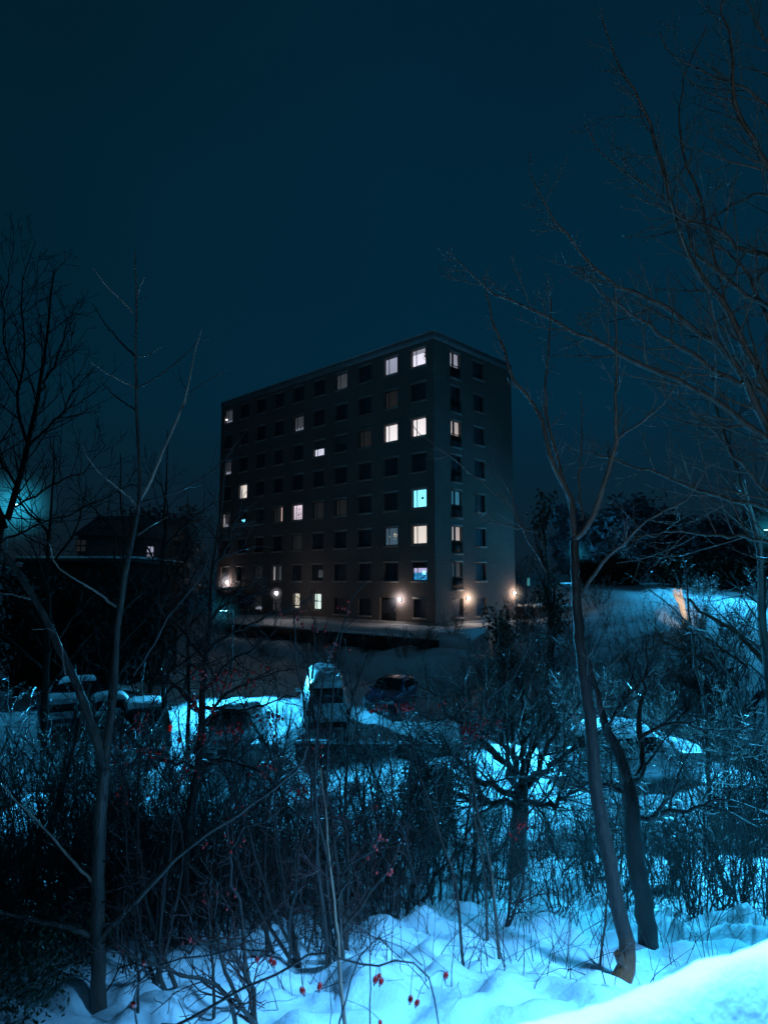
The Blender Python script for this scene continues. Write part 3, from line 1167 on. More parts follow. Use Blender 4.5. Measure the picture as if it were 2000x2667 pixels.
def street_lamp(x, y, h, arm, label, power, to, size=120, R=2.2, mat='metal_grey', s=None):
    g = gz(x, y)
    o = thing('street_lamp', (x, y, g), label, 'street lamp', 'lamps around the car park')
    m = MB()
    m.lathe([(.09, -.3), (.09, .5), (.07, .52), (.05, h)], 10)
    m.obj('pole', M[mat], o, True)
    ax, ay = arm
    MB().tube([(0, 0, h - .03), (ax * .5, ay * .5, h + .10), (ax, ay, h + .05)], [.035, .032, .03], 6).obj('arm', M[mat], o, True)
    L = math.hypot(ax, ay) or 1
    hd = MB()
    hd.rbox(ax - .28, ax + .28, ay - .12, ay + .12, h, h + .1, .03)
    hd = hd.obj('lamp_head', M['metal_dark'], o)
    MB().box(ax - .24, ax + .24, ay - .1, ay + .1, h - .025, h - .004).obj('light_panel', M['led'], hd)
    if R:
        mist_ball('lit_mist', R, M['mist_cyan'] if not s else s, hd, (ax, ay, h - .1))
    lamp('street_light', 'SPOT', (x + ax, y + ay, g + h - .08), CYAN, power, to, size, .6, .12)
    return o


hx = P(579, 1590, 41)
street_lamp(P(603, 1790, 40.5)[0], 40.5, hx[2] - gz(hx[0], 40.5), (-.62, -.1), 'slim street lamp with a short arm between the parked cars and the apartment block',
            26000, (-4.6, 27.0, 0), 66, 1.5)
p = P(42, 1314, 38)
street_lamp(p[0] - .4, 38, p[2] - gz(p[0], 38), (.5, -.1), 'street lamp glowing cyan through the fog and branches at the left edge', 1800, (-18.5, 29, 0), 85, 2.7,
            s=mist('mist_cyan_thick', (.02, .42, .66), .95))
p = P(1998, 1380, 58)
street_lamp(p[0] + .3, 58, p[2] - gz(p[0], 58), (-.4, -.1), 'street lamp glowing cyan at the right edge above the far snow', 9000, (22, 50, 4), 130, 2.6)
p = P(1492, 1462, 88)
street_lamp(p[0], 88, 4.2, (.5, -.1), 'far street lamp beside the dark conifers right of the apartment block', 5000, (p[0] + 1, 84, 3), 120, 2.2)
p = P(1700, 1500, 72)
lamp('path_fill', 'SPOT', (p[0] - .4, 70, 12.5), CYAN, 5000, (p[0], 62, 5.2), 58, 1.0)  # added light without a fitting, brightens the snow at the path top

# a post lamp with a globe by the lower windows
p = P(720, 1545, 60)
g = gz(p[0], 60)
o = thing('post_lamp', (p[0], 60, g), 'slender post lamp with a small white globe before the long brick facade', 'post lamp')
h = p[2] - g
MB().lathe([(.05, -.3), (.035, h - .12)], 8).obj('post', M['metal_dark'], o, True)
m = MB()
m.ball((0, 0, h), .15, 12, 8)
m.obj('globe', M['lamp_white'], o, True)
mist_ball('lit_mist', .8, M['mist_white'], o, (0, 0, h))
lamp('post_lamp_light', 'POINT', (p[0], 59.7, p[2]), (1, .86, .85), 25, radius=.15)

# unseen car park and railing lamps, then added fill lights
lamp('car_park_light', 'SPOT', (8.6, 25.5, 6.3), CYAN, 22000, (2.6, 20.2, 0), 52, .7, .12)
lamp('car_park_light_b', 'SPOT', (15.5, 25.0, 6.5), CYAN, 13000, (8.2, 19.6, 0.6), 62, .7, .12)
lamp('railing_light', 'SPOT', (4.8, 2.8, EYE + 3.2), AZURE, 7600, (1.0, 4.5, EYE - 3.2), 39, .7, .55)
lamp('handrail_fill', 'SPOT', (1.4, 1.9, EYE + 3.2), AZURE, 6200, (.75, 1.15, EYE - .6), 44, .8, .06)  # added spot that only brightens the snow on the handrail
lamp('slope_fill', 'SPOT', (7.8, 12.8, 9.5), CYAN, 11500, (5.4, 9.2, 1.8), 64, .8, .2)  # added overhead light for the snow on the right slope, no fitting
lamp('slope_fill_b', 'SPOT', (-11.0, 15.5, 5.2), CYAN, 5200, (-4.2, 11.4, 2.6), 46, .8, .2)  # added light from the left for slope snow and shed roof
lamp('branch_fill', 'SPOT', (2.0, -7, EYE + 1.0), (.62, .92, 1.0), 950, (3.4, 8, EYE + 6.2), 66, .9, .3)  # unseen light added behind the camera, aimed up at the branches

# ------------------------------------------------------------------ cars
def car_body(Lc, Wc, prof, belt, cab, n=40):
    """prof(x)->roof/hood height; cab=(x0,x1,x2,x3) rear glass foot, rear roof, front roof, windscreen foot"""
    xs = np.linspace(-Lc / 2, Lc / 2, n)
    V, m = [], 13
    for x in xs:
        e = 1 - (abs(x) / (Lc / 2)) ** 6 * .16
        w = Wc / 2 * e
        zt = prof(x)
        zb = .24 + .10 * (abs(x) / (Lc / 2)) ** 4
        zbelt = min(belt, zt - .03)
        hgt = max(0, zt - belt)
        wr = w - .045 - hgt * .24
        half = [(w * .86, zb), (w * .985, zb + .14), (w, .55), (w * .985, zbelt - .04), (w * .95, zbelt), (wr, zt - .05 - .02 * (hgt > .05)), (wr * .72, zt)]
        V += [(x, -a, z) for a, z in half[:-1]] + [(x, 0 if False else -half[-1][0], half[-1][1])]
        V += [(x, a, z) for a, z in half[::-1]][0:0]
        V += [(x, a, z) for a, z in [half[-1]]] + [(x, a, z) for a, z in half[-2::-1]]
    m = len(V) // n
    Q = [(i * m + j, (i + 1) * m + j, (i + 1) * m + j + 1, i * m + j + 1) for i in range(n - 1) for j in range(m - 1)]
    Q += [(i * m + m - 1, (i + 1) * m + m - 1, (i + 1) * m, i * m) for i in range(n - 1)]
    c0 = list(range(m))
    me = MB()
    me.add(V, Q)
    # end caps as strips
    h = m // 2
    for off, fl in ((0, 1), ((n - 1) * m, 0)):
        cap = [(off + j, off + j + 1, off + m - 2 - j, off + m - 1 - j) for j in range(h - 1)]
        me.Q.append(np.array([q if fl else q[::-1] for q in cap]))
    return me, V, m, xs


def lerp_prof(pts):
    a, b = [p[0] for p in pts], [p[1] for p in pts]
    return lambda x: float(np.interp(x, a, b))


CARS = {
    'hatch': (4.1, 1.76, .92, [(-2.05, .80), (-1.98, 1.0), (-1.55, 1.40), (-.9, 1.49), (.1, 1.47), (.95, .98), (1.8, .84), (2.05, .62)]),
    'suv': (4.6, 1.9, 1.05, [(-2.3, .85), (-2.22, 1.12), (-1.95, 1.66), (-1.3, 1.75), (.25, 1.72), (1.05, 1.16), (2.0, 1.02), (2.3, .70)]),
    'van': (5.0, 1.95, 1.15, [(-2.5, 2.1), (-2.44, 2.26), (-1.0, 2.32), (1.1, 2.28), (1.45, 2.16), (2.15, 1.22), (2.4, 1.02), (2.5, .72)]),
}


def make_car(kind, loc, rz, col, label, snow=1.0, cat='car', tail_on=False, group='cars parked in the snow'):
    Lc, Wc, belt, pp = CARS[kind]
    prof = lerp_prof(pp)
    roofmax = max(z for _, z in pp)
    o = thing('parked_car' if kind != 'van' else 'parked_van', loc, label, cat, group, rz)
    body, V, m, xs = car_body(Lc, Wc, prof, belt, None)
    body.obj('body', M[col], o, True)
    V = np.array(V).reshape(len(xs), m, 3)

    def surf_pt(x, s, f, lift=.014):
        """side s (-1/1) glass: f 0..1 between belt and roof shoulder"""
        e = 1 - (abs(x) / (Lc / 2)) ** 6 * .16
        w = Wc / 2 * e
        zt = prof(x)
        hgt = max(0, zt - belt)
        wr = w - .045 - hgt * .24
        z0, z1 = belt, zt - .07
        return (x, s * (w * .95 + (wr - w * .95) * f + lift), z0 + (z1 - z0) * f)

    hi = [x for x, z in pp if z > roofmax - .12]
    xr, xf = min(hi), max(hi)
    # side windows
    spans = [(xr + .05, (xr + xf) / 2 - .04), ((xr + xf) / 2 + .04, xf + .15)]
    if kind == 'van': spans = [(xf - .75, xf + .25)]
    if kind == 'suv': spans = [(xr - .1, xr + .55), (xr + .62, (xr + xf) / 2 + .25), ((xr + xf) / 2 + .33, xf + .2)]
    for s in (-1, 1):
        for (a, b) in spans:
            k = 6
            q = []
            for i in range(k + 1):
                x = a + (b - a) * i / k
                q += [surf_pt(x, s, .12), surf_pt(x, s, .86)]
            MB().add(q, [(2 * i, 2 * i + 2, 2 * i + 3, 2 * i + 1) for i in range(k)]).obj('side_window', M['car_glass'], o)

    def top_glass(a, b, name, inset):
        k = 8
        q = []
        for i in range(k + 1):
            x = a + (b - a) * i / k
            e = 1 - (abs(x) / (Lc / 2)) ** 6 * .16
            w = Wc / 2 * e - .045 - max(0, prof(x) - belt) * .24
            sl = (prof(x + .05) - prof(x - .05)) / .1
            nx, nz = -sl / math.hypot(1, sl), 1 / math.hypot(1, sl)
            zz = prof(x)
            q += [(x + nx * .02, -w * inset, zz + nz * .02 - .02), (x + nx * .02, 0, zz + nz * .022), (x + nx * .02, w * inset, zz + nz * .02 - .02)]
        Q = []
        for i in range(k):
            for j in (0, 1):
                Q.append((3 * i + j, 3 * i + 3 + j, 3 * i + 4 + j, 3 * i + 1 + j))
        return MB().add(q, Q).obj(name, M['car_glass'], o, True)

    fx = [x for x, z in pp if x > xf][0]
    top_glass(xf + .08, fx - .06, 'windscreen', .9)
    rx = [x for x, z in pp if x < xr]
    if rx and kind != 'van':
        top_glass(rx[-1] + .05, xr - .04, 'rear_window', .86)
    elif kind == 'van':
        MB().box(-Lc / 2 - .02, -Lc / 2 - .004, -.62, .62, 1.3, 1.9).obj('rear_window', M['car_glass'], o)
    # wheels
    wr = .33 if kind != 'suv' else .37
    for sx in (-1, 1):
        for s in (-1, 1):
            t = MB()
            y = s * (Wc / 2 - .13)
            t.lathe([(wr - .12, -.1), (wr - .02, -.11), (wr, -.06), (wr, .06), (wr - .02, .11), (wr - .12, .1)], 20, 'y')
            wl = t.obj('wheel', M['rubber'], o, True, (sx * Lc * .31, y, wr - .02))
            MB().lathe([(.01, s * .08), (.08, s * .09), (.12, s * .06), (wr - .13, s * .08), (wr - .11, s * .1)], 16, 'y').obj('rim', M['metal_grey'], wl, True)
            MB().lathe([(wr + .05, 0), (wr + .05, .02)], 20, 'y')
    zf = prof(Lc / 2 - .12) - .12
    for s in (-1, 1):
        MB().rbox(Lc / 2 - .16, Lc / 2 + .012, s * .6 - .16, s * .6 + .16, zf - .09, zf + .06, .03).obj('headlight', M['head_glass'], o)
        MB().rbox(-Lc / 2 - .012, -Lc / 2 + .1, s * (Wc / 2 - .16) - .06, s * (Wc / 2 - .16) + .06, .82, 1.04, .02).obj('tail_light', M['tail'] if tail_on and s < 0 else M['tail_off'], o)
        mr = MB()
        mr.rbox(xf + .22, xf + .36, s * (Wc / 2 + .11) - .09, s * (Wc / 2 + .11) + .09, belt + .02, belt + .15, .03)
        mr.obj('mirror', M[col], o)
    MB().rbox(Lc / 2 - .1, Lc / 2 + .03, -Wc * .4, Wc * .4, .3, .5, .03).obj('front_bumper', M['rubber'], o)
    MB().rbox(-Lc / 2 - .03, -Lc / 2 + .1, -Wc * .4, Wc * .4, .34, .56, .03).obj('rear_bumper', M['rubber'], o)
    MB().box(Lc / 2 + .032, Lc / 2 + .04, -.26, .26, .36, .47).obj('number_plate', M['plate'], o)
    MB().box(-Lc / 2 - .04, -Lc / 2 - .032, -.26, .26, .6, .71).obj('number_plate', M['plate'], o)
    # snow lying on roof, bonnet and boot
    def cap(a, b, th, name='snow_cap', inset=.93):
        nx, ny = 18, 11
        q = []
        for i in range(nx):
            for j in range(ny):
                u, v = i / (nx - 1), j / (ny - 1)
                x = a + (b - a) * u
                w = (Wc / 2 * (1 - (abs(x) / (Lc / 2)) ** 6 * .16) - .045 - max(0, prof(x) - belt) * .24) * inset
                e = min(1, min(u, 1 - u, v, 1 - v) * 7) ** .6
                z = prof(x) - .035 * abs(2 * v - 1) ** 2 + (th * e - .012) * (1 + .5 * noise.noise(Vector((x * 2, v * 2.5, rz * 9 + loc[0]))))
                q.append((x, (2 * v - 1) * w, z))
        Q = [(i * ny + j, (i + 1) * ny + j, (i + 1) * ny + j + 1, i * ny + j + 1) for i in range(nx - 1) for j in range(ny - 1)]
        MB().add(q, Q).obj(name, M['snow'], o, True)
    if snow:
        cap(xr - .02, xf + .05, .16 * snow)
        cap(fx - .05, Lc / 2 - .14, .10 * snow)
        if kind == 'hatch': cap(-Lc / 2 + .03, rx[-1] - .01 if rx[-1] > -Lc / 2 + .2 else -Lc / 2 + .2, .05 * snow)
    return o


def on_lot(px, py, dlo=14):
    d = hit(px, py, dlo)
    q = P(px, py, d)
    return (q[0], d, base_z(q[0], d) + rough(q[0], d) * .5)


q = on_lot(606, 1952)
make_car('hatch', q, -PI / 2 - .16, 'paint_silver', 'pale car facing us with dark windscreen and bright snowy roof beside the lit snow')
q = on_lot(372, 1935)
make_car('suv', q, PI / 2 + .42, 'paint_black', 'dark off road car with one red tail lamp showing, left of the pale car', .55, tail_on=True)
q = on_lot(262, 1905)
make_car('hatch', (q[0], q[1] + .8, q[2]), PI / 2 + .46, 'paint_grey', 'dark grey car with streaks of snow, second from the left in the row', .8)
q = on_lot(140, 1912)
make_car('hatch', (q[0], q[1] + .5, q[2]), PI / 2 + .5, 'paint_blue', 'snow covered car at the left end of the parked row', 1.0)
q = on_lot(240, 1842)
make_car('hatch', q, .42, 'paint_black', 'dark car under snow parked farther back behind the left row', 1.0)
q = on_lot(830, 1925)
make_car('van', (q[0], q[1] + 2.0, q[2]), PI / 2 + .16, 'paint_white', 'white van with a thick bright snow roof in the middle of the car park', 1.3, 'van')
q = on_lot(1020, 1842)
make_car('hatch', q, -PI / 2 - .35, 'paint_blue', 'dark blue car without snow, one lamp glinting, below the terrace', 0)
q = on_lot(1680, 2062)
make_car('suv', (q[0], q[1] + .8, q[2]), .28, 'paint_silver', 'car buried in thick bright snow behind the two dark trunks on the right', 1.5)

# ------------------------------------------------------------------ trees
def tree(name, base, label, cat, group=None):
    return thing(name, base, label, cat, group)


def put(o, wood, name, mat):
    me = wood.mesh(name, M[mat], tuple(o.location))
    return link(name, me, o)


def pollard_tree():                                    # slim tree, its foot bent and sawn
    rng = np.random.default_rng(11)
    d = hit(1604, 2566) + .05
    pts = img_path([(1333, 2150), (1342, 2112), (1357, 2078), (1352, 2030), (1340, 1985), (1320, 1880), (1300, 1780), (1283, 1680), (1275, 1560), (1262, 1480), (1250, 1380), (1243, 1250), (1240, 1168)], d, d + .5, c_disp)
    pts[0][2] = gz(pts[0][0], pts[0][1]) - .22
    o = tree('slim_tree', pts[0], 'slim grey tree with a crooked orange brown foot rising out of the bright snow', 'tree')
    w = Wood()
    q = smooth_path(pts, 40, .004, rng)
    r = np.interp(np.linspace(0, 1, 40), [0, .04, .10, .3, .6, 1], [.075, .085, .068, .062, .056, .040])
    w.add(q, r, 12)
    st = np.array([q[3], q[3] + (-.05, -.02, .07), q[3] + (-.075, -.03, .13)])
    w.add(st, np.array([.045, .042, .036]), 10)
    w.add(np.array([st[2], st[2] + (-.002, 0, .004)]), np.array([.036, .001]), 10)
    put(o, w, 'trunk', 'bark_footed')
    tw = Wood()
    e = d + .5
    limbs = [
        ([(582, 2062), (572, 1960), (560, 1895), (520, 1830), (480, 1720), (455, 1610), (400, 1520), (345, 1450), (310, 1330), (270, 1240), (235, 1060)], .030, .006, e, e + .5, 12),
        ([(578, 2020), (566, 1930), (545, 1870), (500, 1700), (470, 1560), (480, 1400), (490, 1280), (495, 1150)], .022, .005, e, e + .8, 9),
        ([(582, 2075), (600, 2050), (640, 2010), (690, 1880), (735, 1720), (742, 1550), (745, 1400), (745, 1250), (740, 1100)], .030, .006, e, e - .3, 14),
        ([(735, 1690), (800, 1650), (860, 1605), (930, 1540), (1000, 1430)], .016, .005, e - .1, e - .6, 7),
        ([(585, 2110), (520, 2150), (440, 2045), (330, 2020), (250, 1985), (210, 1960)][2:], .010, .004, e - .1, e - .5, 6),
        ([(620, 2260), (700, 2150), (780, 2080), (850, 2010), (940, 1960), (1010, 1920), (1060, 1850), (1100, 1780)], .018, .005, e, e - .6, 9),
        ([(610, 2000), (600, 1850), (610, 1700), (612, 1520)], .012, .004, e, e + .4, 6),
        ([(480, 2200), (440, 2130), (400, 2060), (350, 1940), (320, 1860), (230, 1780)], .012, .004, e + .1, e + .6, 6),
        ([(320, 1930), (200, 1830), (80, 1730), (-15, 1660), (-60, 1590)], .009, .003, e + .3, e + .3, 4),
    ]
    for pts2, a, b, d0, d1, n in limbs:
        ww = Wood()
        q2 = limb(ww, img_path(pts2, d0, d1, c_six), a, b, rng, 18, 7, .006)
        put(o, ww, 'branch', 'bark_grey')
        grow(tw, q2, a, b, rng, n, .42, 2, up=.3, t0=.2, tip=.0022)
    grow(tw, q[18:], .06, .05, rng, 16, .55, 2, up=.2, tip=.0024)
    put(o, tw, 'crown', 'twig_lit')


pollard_tree()


def dark_twin():
    rng = np.random.default_rng(12)
    d = hit(1690, 2480)
    pts = img_path([(1405, 2075), (1393, 1975), (1375, 1870), (1362, 1760), (1354, 1690), (1340, 1640), (1312, 1580), (1290, 1500), (1268, 1420)], d, d + .7, c_disp)
    pts[0][2] = gz(pts[0][0], pts[0][1]) - .25
    o = tree('dark_tree', pts[0], 'stout dark tree with a low forked stub, right of the slim crooked tree', 'tree')
    w = Wood()
    q = smooth_path(pts, 30, .008, rng)
    w.add(q, np.interp(np.linspace(0, 1, 30), [0, .08, .5, .62, 1], [.115, .095, .085, .06, .02]), 12)
    put(o, w, 'trunk', 'bark_dark')
    tw = Wood()
    for pts2, a, b, d1, n in (
            ([(1355, 1690), (1380, 1672), (1385, 1630), (1378, 1560), (1390, 1480), (1400, 1380)], .05, .010, d + 1.0, 14),
            ([(1355, 1715), (1310, 1698), (1272, 1705), (1210, 1690)], .03, .006, d - .2, 12),
            ([(1362, 1770), (1440, 1760), (1530, 1740), (1620, 1690)], .03, .006, d - .4, 14),
            ([(1310, 1585), (1330, 1530), (1390, 1470), (1470, 1440)], .02, .005, d + .2, 12),
            ([(1285, 1490), (1240, 1420), (1180, 1370), (1120, 1300)], .02, .005, d + .6, 12),
            ([(1380, 1600), (1460, 1560), (1560, 1580), (1650, 1560)], .022, .005, d + .2, 12)):
        ww = Wood()
        q2 = limb(ww, img_path(pts2, d + .4, d1 + .2, c_disp), a, b, rng, 16, 8, .012)
        put(o, ww, 'branch', 'bark_dark')
        grow(tw, q2, a, b, rng, n, .8, 3, up=.1, tip=.0028, kink=.2)
    put(o, tw, 'crown', 'twig')


dark_twin()


def apple_tree():
    rng = np.random.default_rng(13)
    d = hit(1344, 2310)
    base = D(1113, 1918, d)
    o = tree('orchard_tree', base, 'low spreading fruit tree with a dense tangle of icy twigs before the apartment block', 'tree')
    w = Wood()
    q = limb(w, img_path([(1113, 1925), (1117, 1850), (1121, 1770), (1124, 1712)], d, d, c_disp), .155, .12, rng, 10, 12, .01)
    put(o, w, 'trunk', 'bark_dark')
    tw, ti = Wood(), Wood()
    fans = [[(1124, 1715), (1100, 1670), (1085, 1610), (1040, 1540), (990, 1490)], [(1124, 1715), (1112, 1650), (1100, 1560), (1085, 1470), (1065, 1390)],
            [(1124, 1715), (1135, 1660), (1160, 1590), (1170, 1500), (1190, 1420)], [(1124, 1712), (1160, 1680), (1210, 1640), (1260, 1600), (1310, 1590)],
            [(1124, 1712), (1165, 1660), (1205, 1580), (1260, 1510), (1300, 1460)], [(1120, 1720), (1070, 1700), (1020, 1670), (960, 1620), (915, 1580)],
            [(1118, 1735), (1060, 1730), (1000, 1722), (950, 1700)], [(1128, 1730), (1190, 1740), (1240, 1712), (1280, 1700)],
            [(1124, 1700), (1130, 1600), (1130, 1500), (1130, 1400)], [(1110, 1670), (1040, 1600), (960, 1530), (920, 1470)]]
    for i, f in enumerate(fans):
        dd = d + [-1, .8, 1.0, -.6, .5, -.4, -1, -.8, 1.2, .9][i]
        ww = Wood()
        q2 = limb(ww, img_path(f, d, dd, c_disp), .055, .012, rng, 16, 7, .03)
        put(o, ww, 'branch', 'bark_dark')
        grow(tw, q2, .05, .012, rng, 17, 1.6, 3, ang=(20, 60), up=.16, tip=.0036, kink=.15, sub=.36, pts=6)
        grow(ti, q2, .05, .012, rng, 10, 1.5, 3, ang=(20, 60), up=.25, t0=.3, tip=.0036, kink=.16, sub=.36, pts=6)
    put(o, tw, 'crown', 'twig')
    put(o, ti, 'icy_crown', 'twig_icy')


apple_tree()


def pale_tree():                                        # left: pale trunk forking into two
    rng = np.random.default_rng(14)
    d = 4.9
    pts = img_path([(216, 2240), (214, 2120), (212, 2010), (212, 1900), (219, 1760), (226, 1662)], d, d, c_disp)
    pts[0][2] -= .25
    o = tree('pale_tree', pts[0], 'pale smooth barked tree at left forking into a leaning limb and an upright leader', 'tree')
    w = Wood()
    q = smooth_path(pts, 26, .003, rng)
    w.add(q, np.linspace(.056, .040, 26), 12)
    put(o, w, 'trunk', 'bark_grey')
    tw = Wood()
    grow(tw, q, .05, .04, rng, 16, .5, 2, ang=(45, 80), up=.12, tip=.0026, kink=.2)
    L = [
        ([(226, 1668), (211, 1600), (190, 1540), (165, 1475), (130, 1400), (95, 1330), (62, 1272), (25, 1215), (-25, 1160)], .034, .020, d, d + .1, c_disp, 'bark_grey', 10),
        ([(228, 1672), (232, 1600), (246, 1520), (250, 1420), (256, 1340), (270, 1250), (286, 1160), (299, 1105), (303, 1050), (298, 950), (295, 820), (294, 690), (293, 540)], .030, .0045, d, d + .6, c_disp, 'bark_grey', 6),
        ([(715, 1450), (740, 1400), (765, 1360), (830, 1220), (880, 1100), (940, 960), (980, 850), (1020, 650), (1057, 522)], .016, .003, d + .45, d + .2, c_three, 'twig_pale', 4),
        ([(718, 1455), (700, 1420), (640, 1365), (550, 1295), (480, 1220), (430, 1130)], .011, .003, d + .45, d - .1, c_three, 'twig_pale', 2),
        ([(698, 432), (640, 370), (585, 318), (530, 255), (493, 203)], .008, .003, d + .6, d + .3, c_three, 'twig_pale', 0),
        ([(712, 390), (730, 310), (758, 248)], .006, .003, d + .6, d + .5, c_three, 'twig_pale', 0),
        ([(703, 656), (620, 570), (545, 480), (487, 383)], .009, .003, d + .58, d + .7, c_three, 'twig', 0),
        ([(720, 662), (780, 650), (848, 611)], .005, .0025, d + .58, d + .4, c_three, 'twig_pale', 0),
        ([(705, 820), (610, 775), (540, 735), (474, 686)], .009, .003, d + .55, d + .1, c_three, 'twig_pale', 0),
        ([(722, 824), (810, 780), (900, 710), (985, 640), (1052, 560)], .009, .003, d + .55, d + .7, c_three, 'twig', 0),
        ([(708, 938), (620, 880), (535, 800)], .008, .003, d + .5, d + .6, c_three, 'twig', 0),
        ([(985, 850), (1090, 790), (1190, 730)], .006, .003, d + .35, d + .3, c_three, 'twig', 1),
        ([(725, 1595), (800, 1545), (880, 1500)], .006, .003, d + .4, d + .1, c_three, 'twig_pale', 0),
        ([(735, 1430), (900, 1380), (1040, 1310), (1150, 1230), (1260, 1090)], .009, .003, d + .4, d + .6, c_three, 'twig', 6),
        ([(610, 1970), (500, 1890), (400, 1830), (300, 1755), (258, 1640)], .011, .003, d + .1, d - .3, c_three, 'twig_pale', 2),
        ([(700, 2330), (800, 2180), (870, 2040), (960, 1930), (1060, 1800), (1110, 1640)], .012, .003, d, d - .2, c_three, 'twig', 3),
        ([(445, 720), (520, 640), (640, 520), (750, 400), (860, 310), (1000, 220), (1100, 150), (1200, 80), (1300, -10), (1330, -95)], .024, .004, d, d - .7, c_low, 'bark_grey', 7),
        ([(395, 730), (330, 700), (200, 670), (60, 640), (-60, 610)], .022, .008, d, d - .3, c_low, 'bark_grey', 6),
        ([(410, 500), (330, 420), (200, 270), (120, 190), (-10, 55)], .012, .004, d, d - .5, c_low, 'twig_pale', 5),
        ([(165, 1930), (80, 1912), (-20, 1895)], .006, .003, d - .1, d - .6, c_three, 'twig_pale', 0),
        ([(345, 2330), (300, 2110), (170, 2090)], .006, .003, d, d - .3, c_three, 'twig_pale', 0),
    ]
    for pts2, a, b, d0, d1, cv, mat, n in L:
        ww = Wood()
        q2 = limb(ww, img_path(pts2, d0, d1, cv), a, b, rng, 22, 8, .003)
        put(o, ww, 'branch', mat)
        if n: grow(tw, q2, a, b, rng, n, .34, 2, up=.3, t0=.25, tip=.0022)
    put(o, tw, 'crown', 'twig')


pale_tree()


def big_tree():                                         # right edge, limbs sweeping left over the sky
    rng = np.random.default_rng(15)
    d = 9.0
    gx = D(1860, 1700, d)
    o = tree('spreading_tree', (gx[0], d, gz(gx[0], d)), 'large bare tree whose long limbs sweep in from the right edge', 'tree')
    w = Wood()
    top = D(1850, 1000, d)
    q = limb(w, [(gx[0], d, gz(gx[0], d) - .3), (gx[0] - .1, d + .1, gz(gx[0], d) + 2.5), (top[0] + .1, d, top[2] - 1), top, top + np.array([.2, .3, 3])], .30, .16, rng, 16, 14, .02)
    put(o, w, 'trunk', 'bark_grey')
    tw = Wood()
    L = [
        ([(1560, 1830), (1327, 1690), (1100, 1530), (870, 1420), (600, 1280), (370, 1170), (240, 1100), (95, 965)], .05, .006, 7.4, 26),
        ([(1560, 1600), (1327, 1520), (1150, 1440), (1000, 1345), (850, 1240), (700, 1140), (620, 1050)], .055, .007, 8.0, 20),
        ([(1500, 1850), (1327, 1640), (1200, 1400), (1000, 1230), (880, 1160), (740, 1090), (600, 970), (480, 800), (408, 655)], .055, .006, 7.8, 28),
        ([(1500, 1700), (1290, 1440), (1190, 1230), (1110, 1110), (1030, 1000), (960, 800), (900, 560), (840, 400), (740, 220), (688, 75)], .055, .006, 8.2, 28),
        ([(1500, 1280), (1327, 1180), (1150, 1070), (1050, 960), (1010, 850), (900, 740), (700, 600), (620, 480)], .035, .005, 8.5, 20),
        ([(1500, 1050), (1327, 980), (1220, 950), (1130, 880), (1000, 840), (800, 748)], .045, .006, 8.0, 16),
        ([(1480, 850), (1327, 640), (1260, 530), (1200, 400), (1190, 200), (1130, -30)], .05, .007, 8.3, 20),
        ([(1500, 700), (1327, 420), (1200, 330), (1080, 280), (960, 210), (910, 120)], .03, .005, 8.8, 14),
        ([(1450, 2100), (1327, 1960), (1100, 1900), (900, 1820), (700, 1760), (560, 1720)], .032, .005, 7.2, 20),
        ([(1500, 2000), (1327, 1900), (1150, 1700), (1020, 1560), (960, 1470)], .03, .005, 8.5, 16),
        ([(1500, 1500), (1327, 1250), (1250, 1060), (1100, 900), (1060, 750), (990, 560), (1000, 320), (1090, 100)], .03, .005, 9.6, 20),
        ([(1500, 2200), (1327, 2080), (1140, 2060), (940, 2040), (760, 2110)], .03, .005, 7.0, 14),
        ([(1500, 1000), (1327, 760), (1210, 780), (1090, 840), (950, 860), (780, 910)], .02, .004, 7.6, 12),
        ([(1500, 400), (1327, 180), (1270, 60), (1200, -80)], .03, .005, 8.6, 10),
    ]
    for pts2, a, b, d1, n in L:
        ww = Wood()
        q2 = limb(ww, img_path(pts2, d, d1, c_six), a * 1.2, b * 1.25, rng, 26, 8, .014)
        put(o, ww, 'branch', 'bark_grey')
        grow(tw, q2, a, b, rng, int(n * 1.1), 1.5, 3, ang=(28, 60), up=.22, t0=.08, tip=.0034, kink=.085, sub=.22, pts=6, taper=.75)
    put(o, tw, 'crown', 'twig_lit')


big_tree()


